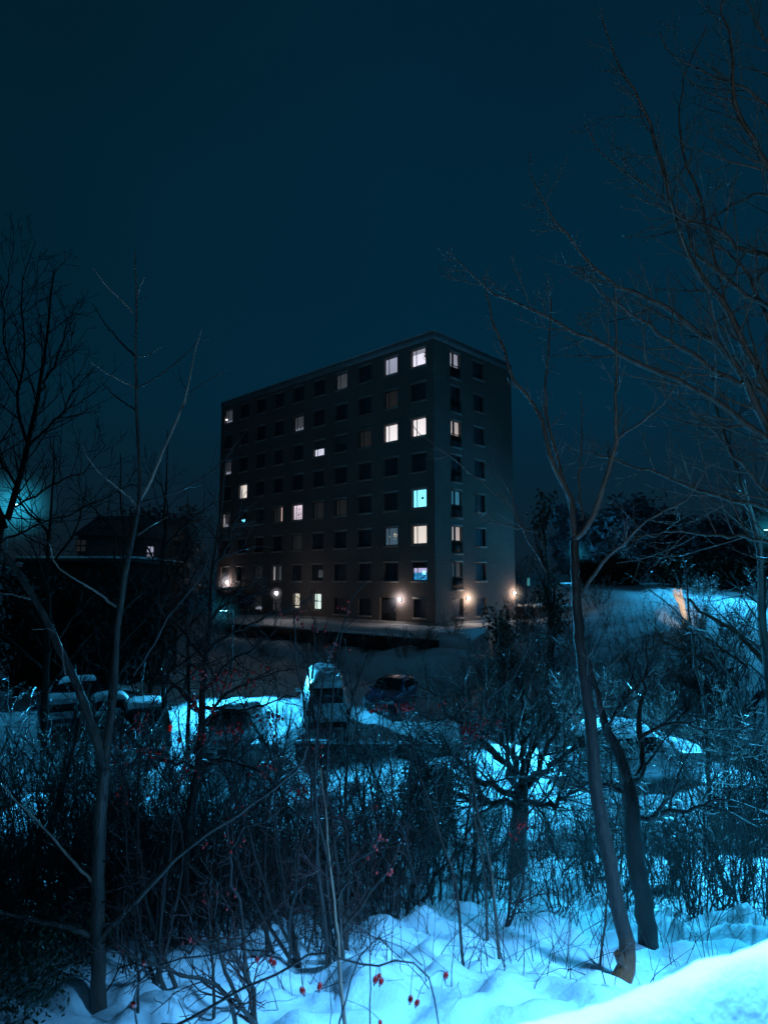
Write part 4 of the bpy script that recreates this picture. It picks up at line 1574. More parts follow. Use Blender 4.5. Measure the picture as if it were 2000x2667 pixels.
def leaning_tree():
    rng = np.random.default_rng(16)
    d = hit(1840, 2240)
    pts = img_path([(1850, 2250), (1846, 2080), (1842, 1990), (1831, 1808), (1811, 1748), (1805, 1682), (1795, 1609), (1785, 1526), (1780, 1440)], d, d + .4)
    pts[0][2] = gz(pts[0][0], d) - .1
    o = tree('thin_tree', pts[0], 'thin upright tree crossed by slanting limbs, in front of the felled pale branches', 'tree')
    w = Wood()
    q = smooth_path(pts, 26, .008, rng)
    w.add(q, np.linspace(.055, .012, 26), 9)
    put(o, w, 'trunk', 'bark_dark')
    tw = Wood()
    for pts2, a, b, d1, n in (
            ([(2090, 2330), (2000, 2250), (1905, 2150), (1825, 2062), (1798, 2029), (1760, 1970), (1730, 1900)], .055, .012, d - .8, 16),
            ([(1935, 1860), (1907, 1781), (1874, 1722), (1798, 1629), (1682, 1526), (1625, 1490)], .035, .006, d - .5, 16),
            ([(2040, 1880), (1930, 1950), (1840, 1985), (1790, 2010), (1700, 2090)], .02, .005, d - .6, 14),
            ([(1800, 1700), (1740, 1730), (1700, 1760), (1640, 1780)], .014, .004, d, 9),
            ([(1840, 1930), (1900, 1850), (1990, 1840)], .014, .004, d, 9)):
        ww = Wood()
        q2 = limb(ww, img_path(pts2, d, d1), a, b, rng, 16, 7, .012)
        put(o, ww, 'branch', 'bark_dark')
        grow(tw, q2, a, b, rng, n, .8, 3, up=.05, tip=.0028, kink=.22)
    grow(tw, q, .05, .012, rng, 22, .8, 3, up=.1, tip=.0028, kink=.2)
    put(o, tw, 'crown', 'twig')

    d = 12.5
    pts = img_path([(2015, 1960), (2000, 1760), (1985, 1620), (1978, 1450), (1945, 1300), (1900, 1180), (1860, 1050)], d, d + .8)
    pts[0][2] = gz(pts[0][0], d) - .2
    o = tree('edge_tree', pts[0], 'dark tree with a straight trunk at the right edge beside the cyan lamp', 'tree')
    w = Wood()
    q = smooth_path(pts, 26, .012, rng)
    w.add(q, np.linspace(.13, .03, 26), 10)
    put(o, w, 'trunk', 'bark_dark')
    tw = Wood()
    grow(tw, q[6:], .12, .03, rng, 30, 2.1, 3, up=.2, tip=.0042, kink=.12, sub=.25)
    put(o, tw, 'crown', 'twig')


leaning_tree()


def left_trees():
    rng = np.random.default_rng(17)
    d = 11.5
    pts = img_path([(-40, 1820), (0, 1620), (40, 1600 * 0 + 1560), (90, 1340), (150, 1130), (180, 980), (205, 850), (228, 700), (242, 590), (262, 420), (284, 215)], d, d + .8, lambda x, y: (x / 2.011 if y < 1500 else x / 2.011 - 4, y / 2.011 + 600))
    pts[0][2] = gz(pts[0][0], d) - .2
    pts[0][0] -= .3
    o = tree('bare_tree', pts[0], 'dark bare tree with a dense twiggy crown at the left edge before the cyan lamp', 'tree')
    w = Wood()
    q = smooth_path(pts, 30, .01, rng)
    w.add(q, np.linspace(.12, .012, 30), 10)
    put(o, w, 'trunk', 'bark_matte')
    tw = Wood()
    L = [([(150, 1130), (250, 1040), (330, 960), (370, 850), (447, 700)], .03, .006, d, 14), ([(205, 850), (260, 760), (320, 620), (365, 400)], .025, .005, d + .5, 14),
         ([(150, 1130), (110, 980), (105, 830), (130, 650), (120, 300), (190, 60)], .03, .005, d + .6, 18), ([(105, 830), (40, 640), (20, 400), (80, 50)], .02, .005, d + .4, 16),
         ([(60, 1450), (180, 1400), (330, 1300), (440, 1260), (560, 1120)], .025, .005, d - .6, 16), ([(30, 1560), (-60, 1300), (-120, 1000), (-100, 600)], .05, .008, d, 22),
         ([(0, 1640), (160, 1560), (330, 1500), (560, 1400), (700, 1330)], .022, .005, d - .8, 18), ([(90, 1340), (0, 1200), (-60, 1000), (-20, 760)], .03, .006, d + .4, 18),
         ([(242, 590), (200, 420), (190, 280)], .012, .004, d + .6, 8)]
    for pts2, a, b, d1, n in L:
        ww = Wood()
        q2 = limb(ww, img_path(pts2, d, d1, c_three), a, b, rng, 16, 6, .02)
        put(o, ww, 'branch', 'bark_matte')
        grow(tw, q2, a, b, rng, n, 1.5, 3, up=.25, tip=.0040, kink=.11, sub=.26, pts=6)
    grow(tw, q[10:], .08, .012, rng, 26, 1.5, 3, up=.22, tip=.0040, kink=.11, sub=.25)
    put(o, tw, 'crown', 'twig_matte')

    # fainter trees farther off in the fog
    specs = [(455, 17, 1120, 'thin bare tree in the fog between the pale stem and the apartment block', 1.0), (300, 19, 1180, 'small bare tree behind the pale stem, above the low flat roof', 1.1),
             (150, 18, 1130, 'bare tree beyond the left lamp, its twigs tangled across the low roof', 1.2), (505, 24, 1290, 'low bare tree just left of the entrance steps', .9)]
    for px, d, top, label, k in specs:
        g = gz(P(px, 1500, d)[0], d)
        b0 = P(px, 1500, d)
        b0[2] = g - .2
        t0 = P(px + rng.uniform(-20, 20), top, d)
        o = tree('bare_tree', b0, label, 'tree')
        w, tw = Wood(), Wood()
        q = limb(w, [b0, b0 * .6 + t0 * .4 + rng.normal(0, .15, 3), b0 * .3 + t0 * .7 + rng.normal(0, .15, 3), t0], .10 * k, .012, rng, 20, 8, .03)
        put(o, w, 'trunk', 'bark_matte')
        for i in range(9):
            s = q[6 + i]
            a = rng.uniform(0, 2 * PI)
            e = s + np.array([math.cos(a) * 1.7, math.sin(a) * 1.2, rng.uniform(.8, 2.2)]) * k
            q2 = limb(tw, [s, (s + e) / 2 + rng.normal(0, .15, 3), e], .035 * k, .008, rng, 10, 5, .02)
            grow(tw, q2, .03, .008, rng, 9, 1.3 * k, 3, up=.2, tip=.0055, kink=.2, sub=.4)
        put(o, tw, 'crown', 'twig_matte')


left_trees()


def leafy(name, px, top, width, d, label, cat, nleaf, leafsize, mat='leaf', shape=1.0, nb=14, base=None, group=None):
    """a shrub or tree that kept its leaves: limbs and many small leaves in clumps"""
    rng = np.random.default_rng(int(px * 7 + d))
    c = P(px, top, d)
    g = gz(c[0], d) if base is None else base
    H = c[2] - g
    Wd = width * d / F / 2
    o = thing(name, (c[0], d, g), label, cat, group)
    w, tw = Wood(), Wood()
    q = limb(w, [(c[0], d, g - .3), (c[0] + rng.normal(0, .1), d, g + H * .4), (c[0] + rng.normal(0, .2), d, g + H * .9)], .02 * H + .03, .02, rng, 12, 8, .02)
    put(o, w, 'trunk', 'bark_dark')
    V, Q = [], []
    tips = []
    for i in range(nb):
        s = q[rng.integers(1, 11)]
        a = rng.uniform(0, 2 * PI)
        f = (s[2] - g) / H
        r = Wd * math.sqrt(rng.random()) * (1 - .55 * max(0, f - .35) * shape)
        e = np.array([c[0] + math.cos(a) * r, d + math.sin(a) * r * .8, min(g + H, s[2] + rng.uniform(.05, .4) * H)])
        b = limb(tw, [s, (s + e) / 2 + rng.normal(0, .1 * Wd, 3), e], .012 * H + .01, .006, rng, 9, 5, .02)
        grow(tw, b, .02, .006, rng, 6, Wd * .5, 2, up=.1, tip=.004, kink=.25)
        tips += list(b[3:])
    tips = np.array(tips)
    ctr = tips[rng.integers(0, len(tips), nleaf)] + rng.normal(0, Wd * .17, (nleaf, 3))
    ctr[:, 2] = np.clip(ctr[:, 2], g + .05, None)
    u = rng.normal(0, 1, (nleaf, 3))
    u /= np.linalg.norm(u, axis=1, keepdims=True)
    v = np.cross(u, rng.normal(0, 1, (nleaf, 3)))
    v /= np.linalg.norm(v, axis=1, keepdims=True)
    s = leafsize * rng.uniform(.6, 1.4, (nleaf, 1))
    V = np.stack([ctr - u * s, ctr + v * s * .45, ctr + u * s, ctr - v * s * .45], 1).reshape(-1, 3) - np.array(o.location)
    Q = np.arange(nleaf * 4).reshape(-1, 4)
    link('crown', mesh('crown', V, [Q], M[mat], False), o)
    put(o, tw, 'branches', 'twig')
    return o


leafy('leafy_tree', 1420, 1285, 105, 34, 'dark tree still holding dry leaves just right of the apartment block', 'tree', 800, .13, nb=18)
leafy('leafy_shrub', 1310, 1590, 110, 33, 'leafy dark shrub at the foot of the apartment block by the low outbuilding', 'shrub', 900, .14, nb=18)
for i, (px, top, wd, d, lab) in enumerate((
        (1640, 1318, 190, 92, 'broad round topped dark tree on the skyline right of the apartment block'),
        (1745, 1345, 150, 98, 'dark skyline tree just right of the broad round topped one'),
        (1560, 1352, 120, 95, 'low dark skyline tree between the far lamp and the broad round topped one'),
        (1850, 1362, 190, 88, 'wide dark tree on the skyline behind the thin upright tree'),
        (1965, 1340, 170, 90, 'dark skyline tree beside the right edge lamp'),
        (1480, 1335, 100, 99, 'narrow dark skyline tree touching the edge of the apartment block'))):
    leafy('skyline_tree', px, top, wd, d, lab, 'tree', 3600, .42, 'tree_haze_tint', .6, 26, group='dark trees on the skyline')
for i, (px, top, wd, d, lab) in enumerate(((440, 1335, 200, 74, 'soft dark fog bound tree at the left end of the apartment block'), (345, 1380, 160, 80, 'low fog bound tree behind the distant houses'))):
    leafy('skyline_tree', px, top, wd, d, lab, 'tree', 3200, .34, 'tree_haze_tint', .6, 26, group='dark trees on the skyline')

for i, (px, top, wd, d, lab) in enumerate(((1610, 1462, 130, 70, 'dark bush on the crest left of the lit path top'), (1760, 1455, 150, 68, 'dark bush on the crest right of the lit path top'),
        (1890, 1460, 150, 66, 'broad dark bush on the crest behind the thin tree'), (2010, 1455, 140, 66, 'dark bush on the crest at the right edge'), (1530, 1475, 90, 72, 'low dark bush on the crest by the leafy tree'))):
    leafy('crest_bush', px, top, wd, d, lab, 'bush', 2600, .22, 'leaf', .3, 30, group='dark bushes along the crest')

for i, (px, top, wd, d, lab) in enumerate(((60, 1470, 190, 36.5, 'shaggy dark tree at the left edge under the cyan lamp'), (175, 1500, 170, 37, 'shaggy dark tree before the low roof, left of the pale stem'),
        (300, 1488, 170, 36, 'shaggy dark tree before the right end of the low roof'), (400, 1545, 130, 38, 'low shaggy dark tree left of the slim street lamp'))):
    leafy('shaggy_tree', px, top, wd, d, lab, 'tree', 3000, .15, 'twig_matte', .4, 34, group='shaggy dark trees before the low building')

# the dark round topped bush in the snow
leafy('round_bush', 1112, 2005, 118, 14.6, 'tall round topped dark bush standing before the brightest snow heap', 'bush', 11000, .06, 'hedge', .2, 60)


def berry_tree():
    rng = np.random.default_rng(21)
    d = 6.2
    pts = img_path([(476, 2330), (494, 2150), (506, 2060), (518, 1965), (527, 1830), (538, 1700), (545, 1610), (556, 1480), (572, 1360), (592, 1180)], d, d + .5)
    pts[0][2] = gz(pts[0][0], d) - .1
    o = tree('berry_tree', pts[0], 'dark twiggy tree hung with red berries left of the pale car', 'tree')
    w, tw = Wood(), Wood()
    q = smooth_path(pts, 30, .01, rng)
    w.add(q, np.linspace(.055, .006, 30), 9)
    put(o, w, 'trunk', 'bark_dark')
    L = [([(520, 1900), (600, 1800), (700, 1760), (760, 1740)], d - .6), ([(524, 1860), (470, 1800), (420, 1750), (380, 1700)], d), ([(530, 1800), (600, 1720), (660, 1690), (720, 1640)], d - .3),
         ([(515, 1980), (586, 1983), (661, 2004), (721, 2043), (780, 2100)], d - .4), ([(512, 2000), (430, 1976), (360, 1985), (290, 2010)], d - .3), ([(536, 1720), (480, 1650), (430, 1600), (390, 1520)], d + .3),
         ([(545, 1620), (600, 1560), (650, 1520), (700, 1490)], d + .3), ([(540, 1700), (620, 1640), (720, 1600), (800, 1560)], d), ([(526, 1840), (620, 1850), (700, 1830), (790, 1800)], d - .5), ([(556, 1480), (600, 1400), (630, 1300)], d + .4)]
    for pts2, d1 in L:
        ww = Wood()
        q2 = limb(ww, img_path(pts2, d, d1), .018, .004, rng, 14, 6, .01)
        put(o, ww, 'branch', 'bark_dark')
        grow(tw, q2, .018, .004, rng, 15, .55, 3, up=.12, tip=.0026, kink=.22)
    grow(tw, q[6:], .04, .006, rng, 26, .6, 3, up=.15, tip=.0026, kink=.2)
    put(o, tw, 'crown', 'twig_red')
    return o


bt = berry_tree()
# berries: one small mesh, copied
m = MB()
m.lathe([(.0006, -.0105), (.0050, -.0095), (.0080, -.005), (.0086, 0), (.0074, .0055), (.0042, .0095), (.0006, .0105)], 9)
HIP = m.mesh('berry', M['hip'], True)
m = MB()
m.lathe([(.0012, -.0105), (.0026, -.0120), (.0030, -.0150), (.0008, -.0148)], 6)
TIP = m.mesh('calyx', M['hip_tip'], True)


def berry(parent, p, name='berry', s=1.0, calyx=False):
    o = link(name, HIP, parent, tuple(np.asarray(p) - np.array(parent.location)))
    o.scale = (s, s, s * 1.08)
    o.rotation_euler = (random.uniform(-.4, .4), random.uniform(-.4, .4), 0)
    if calyx: link('calyx', TIP, o)
    return o


random.seed(5)
rb = np.random.default_rng(8)
stems = Wood()
for cx, cy, sx, sy, n in ((520, 1765, 22, 18, 9), (585, 1790, 30, 12, 11), (650, 1790, 14, 16, 9), (620, 1755, 40, 10, 8), (525, 1925, 26, 18, 10), (600, 1900, 40, 14, 13), (508, 1820, 12, 26, 8), (545, 1850, 30, 10, 5), (700, 1738, 20, 6, 3), (465, 1925, 10, 10, 3), (555, 1745, 40, 10, 6)):
    for i in range(int(n * 1.05)):
        p = P(cx + rb.normal(0, sx * .6), cy + rb.normal(0, sy * .6), 5.6 + rb.normal(0, .25))
        bo = berry(bt, p, s=rb.uniform(1.0, 1.6))
        e = p + np.array([rb.normal(0, .03), rb.normal(0, .03), rb.uniform(.05, .12)])
        stems = Wood()
        stems.add(np.array([p, (p + e) / 2 + rb.normal(0, .006, 3), e]), np.array([.0018, .0018, .0022]), 3)
        so_ = link('stalk', stems.mesh('stalk', M['twig_red'], tuple(p)), bt, tuple(p - np.array(bt.location)))


def berry_bush(px, py_base, d, clusters, label, height, seed):
    rng = np.random.default_rng(seed)
    c = P(px, py_base, d)
    g = gz(c[0], d)
    o = thing('berry_bush', (c[0], d, g), label, 'bush')
    w, tw = Wood(), Wood()
    for (cx, cy, sx, sy, n) in clusters:
        e = P(cx, cy, d + rng.normal(0, .2))
        mid = (np.array([c[0], d, g]) + e) / 2 + rng.normal(0, .12, 3)
        q = limb(w, [(c[0] + rng.normal(0, .08), d, g - .1), mid, e, e + np.array([rng.normal(0, .2), 0, .25])], .018, .004, rng, 14, 5, .012)
        grow(tw, q, .016, .004, rng, 12, .55, 3, up=.12, tip=.0028, kink=.22)
        for i in range(n):
            p = P(cx + rng.normal(0, sx * .55), cy + rng.normal(0, sy * .55), d + rng.normal(0, .15))
            berry(o, p, s=rng.uniform(1.0, 1.5) * d / 6)
            k = p + np.array([rng.normal(0, .03), rng.normal(0, .03), rng.uniform(.04, .1)])
            tw.add(np.array([p, (p + k) / 2, k, k + (0, 0, .01), k + (0, 0, .02)]), np.full(5, .002), 3)
    put(o, w, 'stems', 'bark_dark')
    put(o, tw, 'crown', 'twig_red')
    return o


berry_bush(1230, 2330, 8.0, [(1230, 1905, 34, 20, 48), (1180, 1830, 40, 20, 8), (1270, 1880, 30, 20, 8)], 'bare bush carrying a dense clump of dark red berries before the fruit tree', 2, 31)
berry_bush(1040, 2340, 7.2, [(1050, 1845, 26, 10, 34), (990, 1845, 26, 10, 16), (975, 2105, 10, 5, 4), (930, 2140, 10, 8, 5)], 'tall thin bush with red berries in front of the dark blue car', 2, 32)
berry_bush(1350, 2380, 6.8, [(1352, 2152, 16, 12, 16), (1330, 2180, 20, 10, 4)], 'thin bush with a small knot of red berries before the fruit tree trunk', 1.5, 33)
berry_bush(880, 2420, 5.6, [(985, 2200, 40, 30, 7), (1005, 2275, 20, 12, 6), (860, 1690, 40, 25, 9), (820, 1640, 30, 20, 8), (900, 1590, 40, 20, 7), (760, 1600, 40, 30, 8)], 'tall dark bush dotted with red berries below the lit ground floor windows', 3, 34)
berry_bush(760, 2450, 5.8, [(720, 1880, 40, 30, 16), (610, 1900, 40, 20, 16), (560, 1780, 40, 20, 14), (690, 2010, 40, 24, 12), (790, 2060, 30, 24, 8), (640, 2110, 40, 24, 8), (830, 1960, 30, 24, 7)], 'slender bush with red berries standing right of the berry tree', 2, 36)
berry_bush(420, 2500, 5.2, [(380, 1880, 40, 40, 14), (400, 1960, 40, 14, 12), (300, 1960, 40, 30, 7), (330, 2080, 40, 30, 7), (480, 2010, 40, 30, 9)], 'dark bush with red berries right behind the pale tree trunk', 2, 37)
berry_bush(640, 2520, 4.6, [(500, 2450, 20, 8, 9), (600, 2200, 60, 30, 8), (310, 2470, 20, 14, 5), (560, 2330, 60, 30, 8)], 'dark tangled bush with scattered red berries at the lower left', 2, 35)


def rose():
    rng = np.random.default_rng(40)
    d = 2.3
    b = P(640, 2950, 2.5)
    g = gz(b[0], 2.6)
    o = thing('wild_rose', (b[0], 2.6, g), 'arching wild rose stem with large ripe red hips, nearest to us at the bottom', 'rose bush')
    w, tw = Wood(), Wood()
    base = np.array([b[0], 2.6, g - .1])
    A = limb(w, np.vstack([[base], img_path([(430, 2700), (470, 2667), (639, 2572), (723, 2536), (814, 2482), (880, 2492), (960, 2520), (1000, 2449 + 60), (1060, 2500), (1108, 2530), (1124, 2567), (1130, 2603), (1142, 2668)], d + .1, d - .1)]), .010, .0024, rng, 40, 7, .002)
    C = limb(w, np.vstack([[base + (.2, .1, 0)], img_path([(880, 2690), (905, 2600), (930, 2500), (985, 2444), (1060, 2476), (1100, 2515)], d, d - .05)]), .007, .002, rng, 24, 6, .002)
    E = limb(w, np.vstack([[base + (-.2, .1, 0)], img_path([(360, 2690), (355, 2600), (400, 2520), (560, 2480), (680, 2470), (800, 2440)], d + .2, d + .1)]), .007, .002, rng, 24, 6, .003)
    put(o, w, 'stems', 'twig')
    for q, n in ((A, 26), (C, 14), (E, 16)):
        grow(tw, q, .006, .002, rng, n, .13, 2, up=-.05, t0=.3, tip=.0011, kink=.25)
    allp = np.vstack([A, C, E])
    for px, py, s in ((788, 2580, 1.15), (833, 2569, 1.05), (978, 2552, 1.1), (987, 2544, 1), (993, 2556, 1), (1161, 2541, 1.05), (1069, 2602, 1), (1086, 2612, 1), (348, 2616, 1), (706, 2502, .95), (670, 2499, .9), (375, 2508, .8), (715, 2508, .9), (990, 2664, .8)):
        p = P(px, py, d - .03)
        berry(o, p, 'rose_hip', s, True)
        k = allp[np.argmin(np.linalg.norm(allp - (p + (0, 0, .05)), axis=1))]
        top = p + np.array([0, 0, .009 * s])
        m1 = top * .6 + k * .4 + (0, 0, .012)
        tw.add(smooth_path([top, m1, k], 5), np.full(5, .0011), 4)
    put(o, tw, 'crown', 'twig')


rose()

# ------------------------------------------------------------------ thicket on the slope
def dense_edge():
    rs2 = np.random.default_rng(57)
    for i in range(16):
        px = 150 + i * 52 + rs2.uniform(-20, 20)
        py = 2545 - .10 * (px - 150) + rs2.uniform(-25, 25)
        d = hit(px, py)
        c = P(px, py, d)
        k = i % 5
        sc_ = rs2.uniform(.55, .85)
        place(protos[k], not used[k], c[0], d, rs2.uniform(0, 6.28), sc_, 'bare tangled shrub in the dark thicket on the left of the slope', 'shrub', 'shrubs of the left thicket')
        used[k] = True


def shrub_proto(seed, h, nst, spread, mat, tipmat, twn, lv, name='bare_shrub', lean=.25, tip=.0022, kink=.18, up=.18):
    rng = np.random.default_rng(seed)
    o = thing(name, (0, 0, 0), '', 'shrub')
    w, tw = Wood(), Wood()
    for i in range(nst):
        a = rng.uniform(0, 2 * PI)
        r = spread * math.sqrt(rng.random())
        hh = h * rng.uniform(.55, 1.1)
        b = np.array([math.cos(a) * r * .35, math.sin(a) * r * .35, -.15])
        e = np.array([math.cos(a) * r * (1 + lean), math.sin(a) * r * (1 + lean), hh])
        q = limb(w, [b, b * .5 + e * .5 + rng.normal(0, .07 * h, 3), e], .006 + .005 * h * rng.uniform(.5, 1.2), tip * 1.3, rng, 12, 5, .012 * h)
        grow(tw, q, .012, tip * 1.3, rng, twn, .34 * h, lv, up=up, t0=.18, tip=tip, kink=kink)
    link('stems', w.mesh('stems', M[mat]), o)
    link('crown', tw.mesh('crown', M[tipmat]), o)
    return o


def place(proto, first, x, y, rz, s, label, cat, group, zs=1.0):
    o = proto if first else copy_tree(proto)
    o.location = (x, y, gz(x, y))
    o.rotation_euler = (0, 0, rz)
    o.scale = (s, s, s * zs)
    tag(o, label, cat, group)
    return o


rs = np.random.default_rng(55)
protos = [shrub_proto(60 + i, 1.9, 6, .75, 'bark_dark', 'twig', 10, 3, kink=.22, tip=.0026) for i in range(5)]
used = [False] * 20
# dark thicket over the left and middle of the slope
spots = []
for i in range(50):
    px = rs.uniform(-60, 960)
    lim = 2560 - .30 * max(0, px - 200)
    py = rs.uniform(2230, max(2300, lim))
    spots.append((px, py))
for i, (px, py) in enumerate(spots):
    d = hit(px, py)
    c = P(px, py, d)
    k = i % 5
    sc_ = min(rs.uniform(.75, 1.3), max(.35, (py - (1960 if px < 560 else 2090)) * d / F / 2.0))
    place(protos[k], not used[k], c[0], d, rs.uniform(0, 6.28), sc_, 'bare tangled shrub in the dark thicket on the left of the slope', 'shrub', 'shrubs of the left thicket')
    used[k] = True
dense_edge()
# shrubs right of the middle, twiggier and lower
pr2 = [shrub_proto(80 + i, 1.35, 9, .55, 'bark_dark', 'twig', 9, 2, 'thicket_shrub', .1, .0024, .15) for i in range(5)]
u2 = [False] * 5
for i in range(30):
    px, py = rs.uniform(960, 2040), rs.uniform(2200, 2440)
    if px > 1500: py = min(py, 2420 - .05 * (px - 1500))
    d = hit(px, py)
    c = P(px, py, d)
    k = i % 5
    sc_ = min(rs.uniform(.7, 1.25), max(.35, (py - 2080) * d / F / 1.6))
    place(pr2[k], not u2[k], c[0], d, rs.uniform(0, 6.28), sc_, 'upright thin stemmed shrub in the snow lit thicket right of the middle', 'shrub', 'shrubs of the right thicket', rs.uniform(.9, 1.3))
    u2[k] = True
# tall loose shrubs whose arching branches cross in front of the car park
pt = [shrub_proto(140 + i, 2.6, 5, 1.15, 'bark_dark', 'twig_icy' if i == 3 else 'twig', 11, 3, 'tangled_shrub', .75, .0026, .24, -.05) for i in range(6)]
ut = [False] * 6
for i in range(76):
    px, py = (rs.uniform(-40, 2040) if i < 44 else rs.uniform(-40, 1250)), rs.uniform(2180, 2420)
    d = hit(px, py)
    c = P(px, py, d)
    k = i % 6
    top = (1690 if i < 60 else 1780) + 60 * rs.random()
    sc_ = min(rs.uniform(.7, 1.25), max(.4, (py - top) * d / F / 2.7))
    lab = 'tall loose shrub with arching bare branches crossing before the left half of the car park' if px < 1000 else 'tall loose shrub with arching bare branches crossing before the right half of the car park'
    place(pt[k], not ut[k], c[0], d, rs.uniform(0, 6.28), sc_, lab, 'shrub', 'tangled shrubs before the left half' if px < 1000 else 'tangled shrubs before the right half')
    ut[k] = True
# frosted tangle on the hillside
pf = [shrub_proto(160 + i, 3.0, 7, 1.3, 'twig', 'twig_icy' if i != 1 else 'twig', 9, 3, 'frosted_shrub', .35, .0052, .19) for i in range(3)]
for i in range(38):
    d = rs.uniform(17, 34) if i < 22 else rs.uniform(32, 54)
    px = rs.uniform(1440, 2060) if i < 22 else rs.uniform(1390, 1900)
    c = P(px, 1500, d)
    place(pf[i % 3], i < 3, c[0], d, rs.uniform(0, 6.28), rs.uniform(.7, 1.15), 'frost glinting tangled shrub on the right before the snowy slope', 'shrub', 'frosted shrubs at the foot of the hillside')
# shrubs along the lot's far bank
pr3 = [shrub_proto(100 + i, 1.8, 12, .9, 'bark_dark', 'twig_icy' if i == 1 else 'twig', 9, 2, 'bank_shrub', .2, .006, .2) for i in range(3)]
u3 = [False] * 3
for i in range(142):
    if i >= 128:
        q = to_world((rs.uniform(-7.2, -5.6), rs.uniform(-4, 22), 0))
    elif i >= 116:
        q = (rs.uniform(-25, -12), rs.uniform(38.6, 40.4), 0)
    elif i >= 106:
        q = (rs.uniform(-4, 3.4), rs.uniform(23.2, 23.9), 0)
    elif i >= 70:
        q = (rs.uniform(9, 24), rs.uniform(24, 48), 0)
        if i % 2 or abs(q[0] / q[1] - .385) < .075: continue
    elif i >= 26:
        q = (rs.uniform(13, 40), rs.uniform(44, 76), 0)
        if abs(q[0] / q[1] - .40) < .07: continue
    elif i < 14:
        q = to_world((rs.uniform(-9, -5.6), rs.uniform(-6, 24), 0))
    else:
        q = (rs.uniform(4, 13), rs.uniform(36, 52), 0)
    k = i % 3 if i < 70 else 1 if i < 100 else 0
    place(pr3[k], not u3[k], q[0], q[1], rs.uniform(0, 6.28), rs.uniform(.8, 1.35) * (1 if i < 26 else 1.5 if i < 106 else .55 if i < 128 else .7), ('dark scrubby shrub on the bank under the apartment block' if i < 26 or i >= 128 else 'scrubby shrub on the snowy hillside at right' if i < 106 else 'low scrubby shrub along the low wall in the car park' if i < 116 else 'scrubby shrub at the foot of the low flat roofed building'), 'shrub', 'shrubs on the terrace bank' if i < 26 or i >= 128 else 'shrubs on the hillside' if i < 106 else 'shrubs along the low wall' if i < 116 else 'shrubs by the low building', .8)
    u3[k] = True


def sapling(pts, d0, d1, r, label, mat='twig', n=8, L=.35):
    rng = np.random.default_rng(int(pts[0][0]) + 3)
    q0 = img_path(pts, d0, d1)
    q0[0][2] = gz(q0[0][0], d0) - .08
    o = thing('sapling', q0[0], label, 'sapling')
    w, tw = Wood(), Wood()
    q = smooth_path(q0, 18, .004, rng)
    w.add(q, np.linspace(r, r * .3, 18), 7)
    put(o, w, 'stem', mat)
    if n:
        grow(tw, q, r, r * .3, rng, n, L, 2, up=.3, tip=.002, t0=.2)
        put(o, tw, 'crown', 'twig')


sapling([(1270, 2400), (1261, 2281), (1248, 2189), (1225, 2080), (1211, 2010), (1195, 1930)], 6.6, 6.9, .016, 'thin leaning sapling, left one of the pair before the bright snow heap', 'bark_grey')
sapling([(1300, 2420), (1281, 2281), (1255, 2160), (1232, 2040), (1222, 1990), (1190, 1880)], 6.2, 6.7, .018, 'thin leaning sapling, right one of the pair before the bright snow heap', 'bark_grey')
sapling([(912, 2690), (886, 2512), (872, 2380), (862, 2277), (850, 2150), (835, 2000)], 3.9, 4.4, .015, 'pale upright sapling at the bottom, left of the middle', 'twig_pale')
sapling([(965, 2690), (963, 2560), (961, 2400), (960, 2250), (965, 2120)], 3.6, 3.8, .005, 'very thin straight sapling beside the pale upright one at the bottom', 'twig', 3, .2)
sapling([(868, 2690), (860, 2600), (852, 2500), (846, 2420)], 3.5, 3.6, .004, 'thin short whip in the snow left of the pale upright sapling', 'twig', 2, .15)
sapling([(560, 2640), (555, 2520), (545, 2400), (548, 2300), (560, 2150)], 4.6, 5.0, .013, 'dark upright sapling in the snow below the berry tree', 'bark_dark', 10)
sapling([(365, 2620), (360, 2540), (352, 2400), (345, 2250)], 4.5, 4.8, .010, 'dark sapling standing just right of the pale trunk', 'bark_dark', 10)
sapling([(905, 2480), (880, 2280), (860, 2120), (832, 1960), (815, 1850), (800, 1720)], 6.2, 6.8, .030, 'dark leaning stem rising left of centre before the white van', 'bark_dark', 22, .8)
sapling([(900, 2480), (905, 2280), (900, 2120), (905, 1960), (915, 1830), (960, 1700)], 6.3, 6.8, .024, 'dark upright stem just right of the leaning stem before the white van', 'bark_dark', 22, .8)
sapling([(700, 2500), (690, 2300), (700, 2100), (740, 1960), (760, 1850)], 6.0, 6.3, .022, 'dark stem between the berry tree and the white van', 'bark_dark', 20, .7)
sapling([(115, 2500), (100, 2380), (90, 2250), (150, 2100), (190, 1950), (235, 1780)], 6.4, 6.9, .045, 'slanting dark stem left of the pale trunk', 'bark_grey', 18, .8)
sapling([(1210, 2480), (1190, 2330), (1160, 2220), (1120, 2100), (1085, 1990), (1060, 1880)], 5.8, 6.3, .014, 'dark slanting sapling across the round topped bush', 'twig', 12, .5)
sapling([(1560, 2480), (1585, 2300), (1600, 2150), (1640, 2000)], 6.0, 6.5, .012, 'slender sapling between the slim tree and the stout dark tree', 'twig', 10, .5)


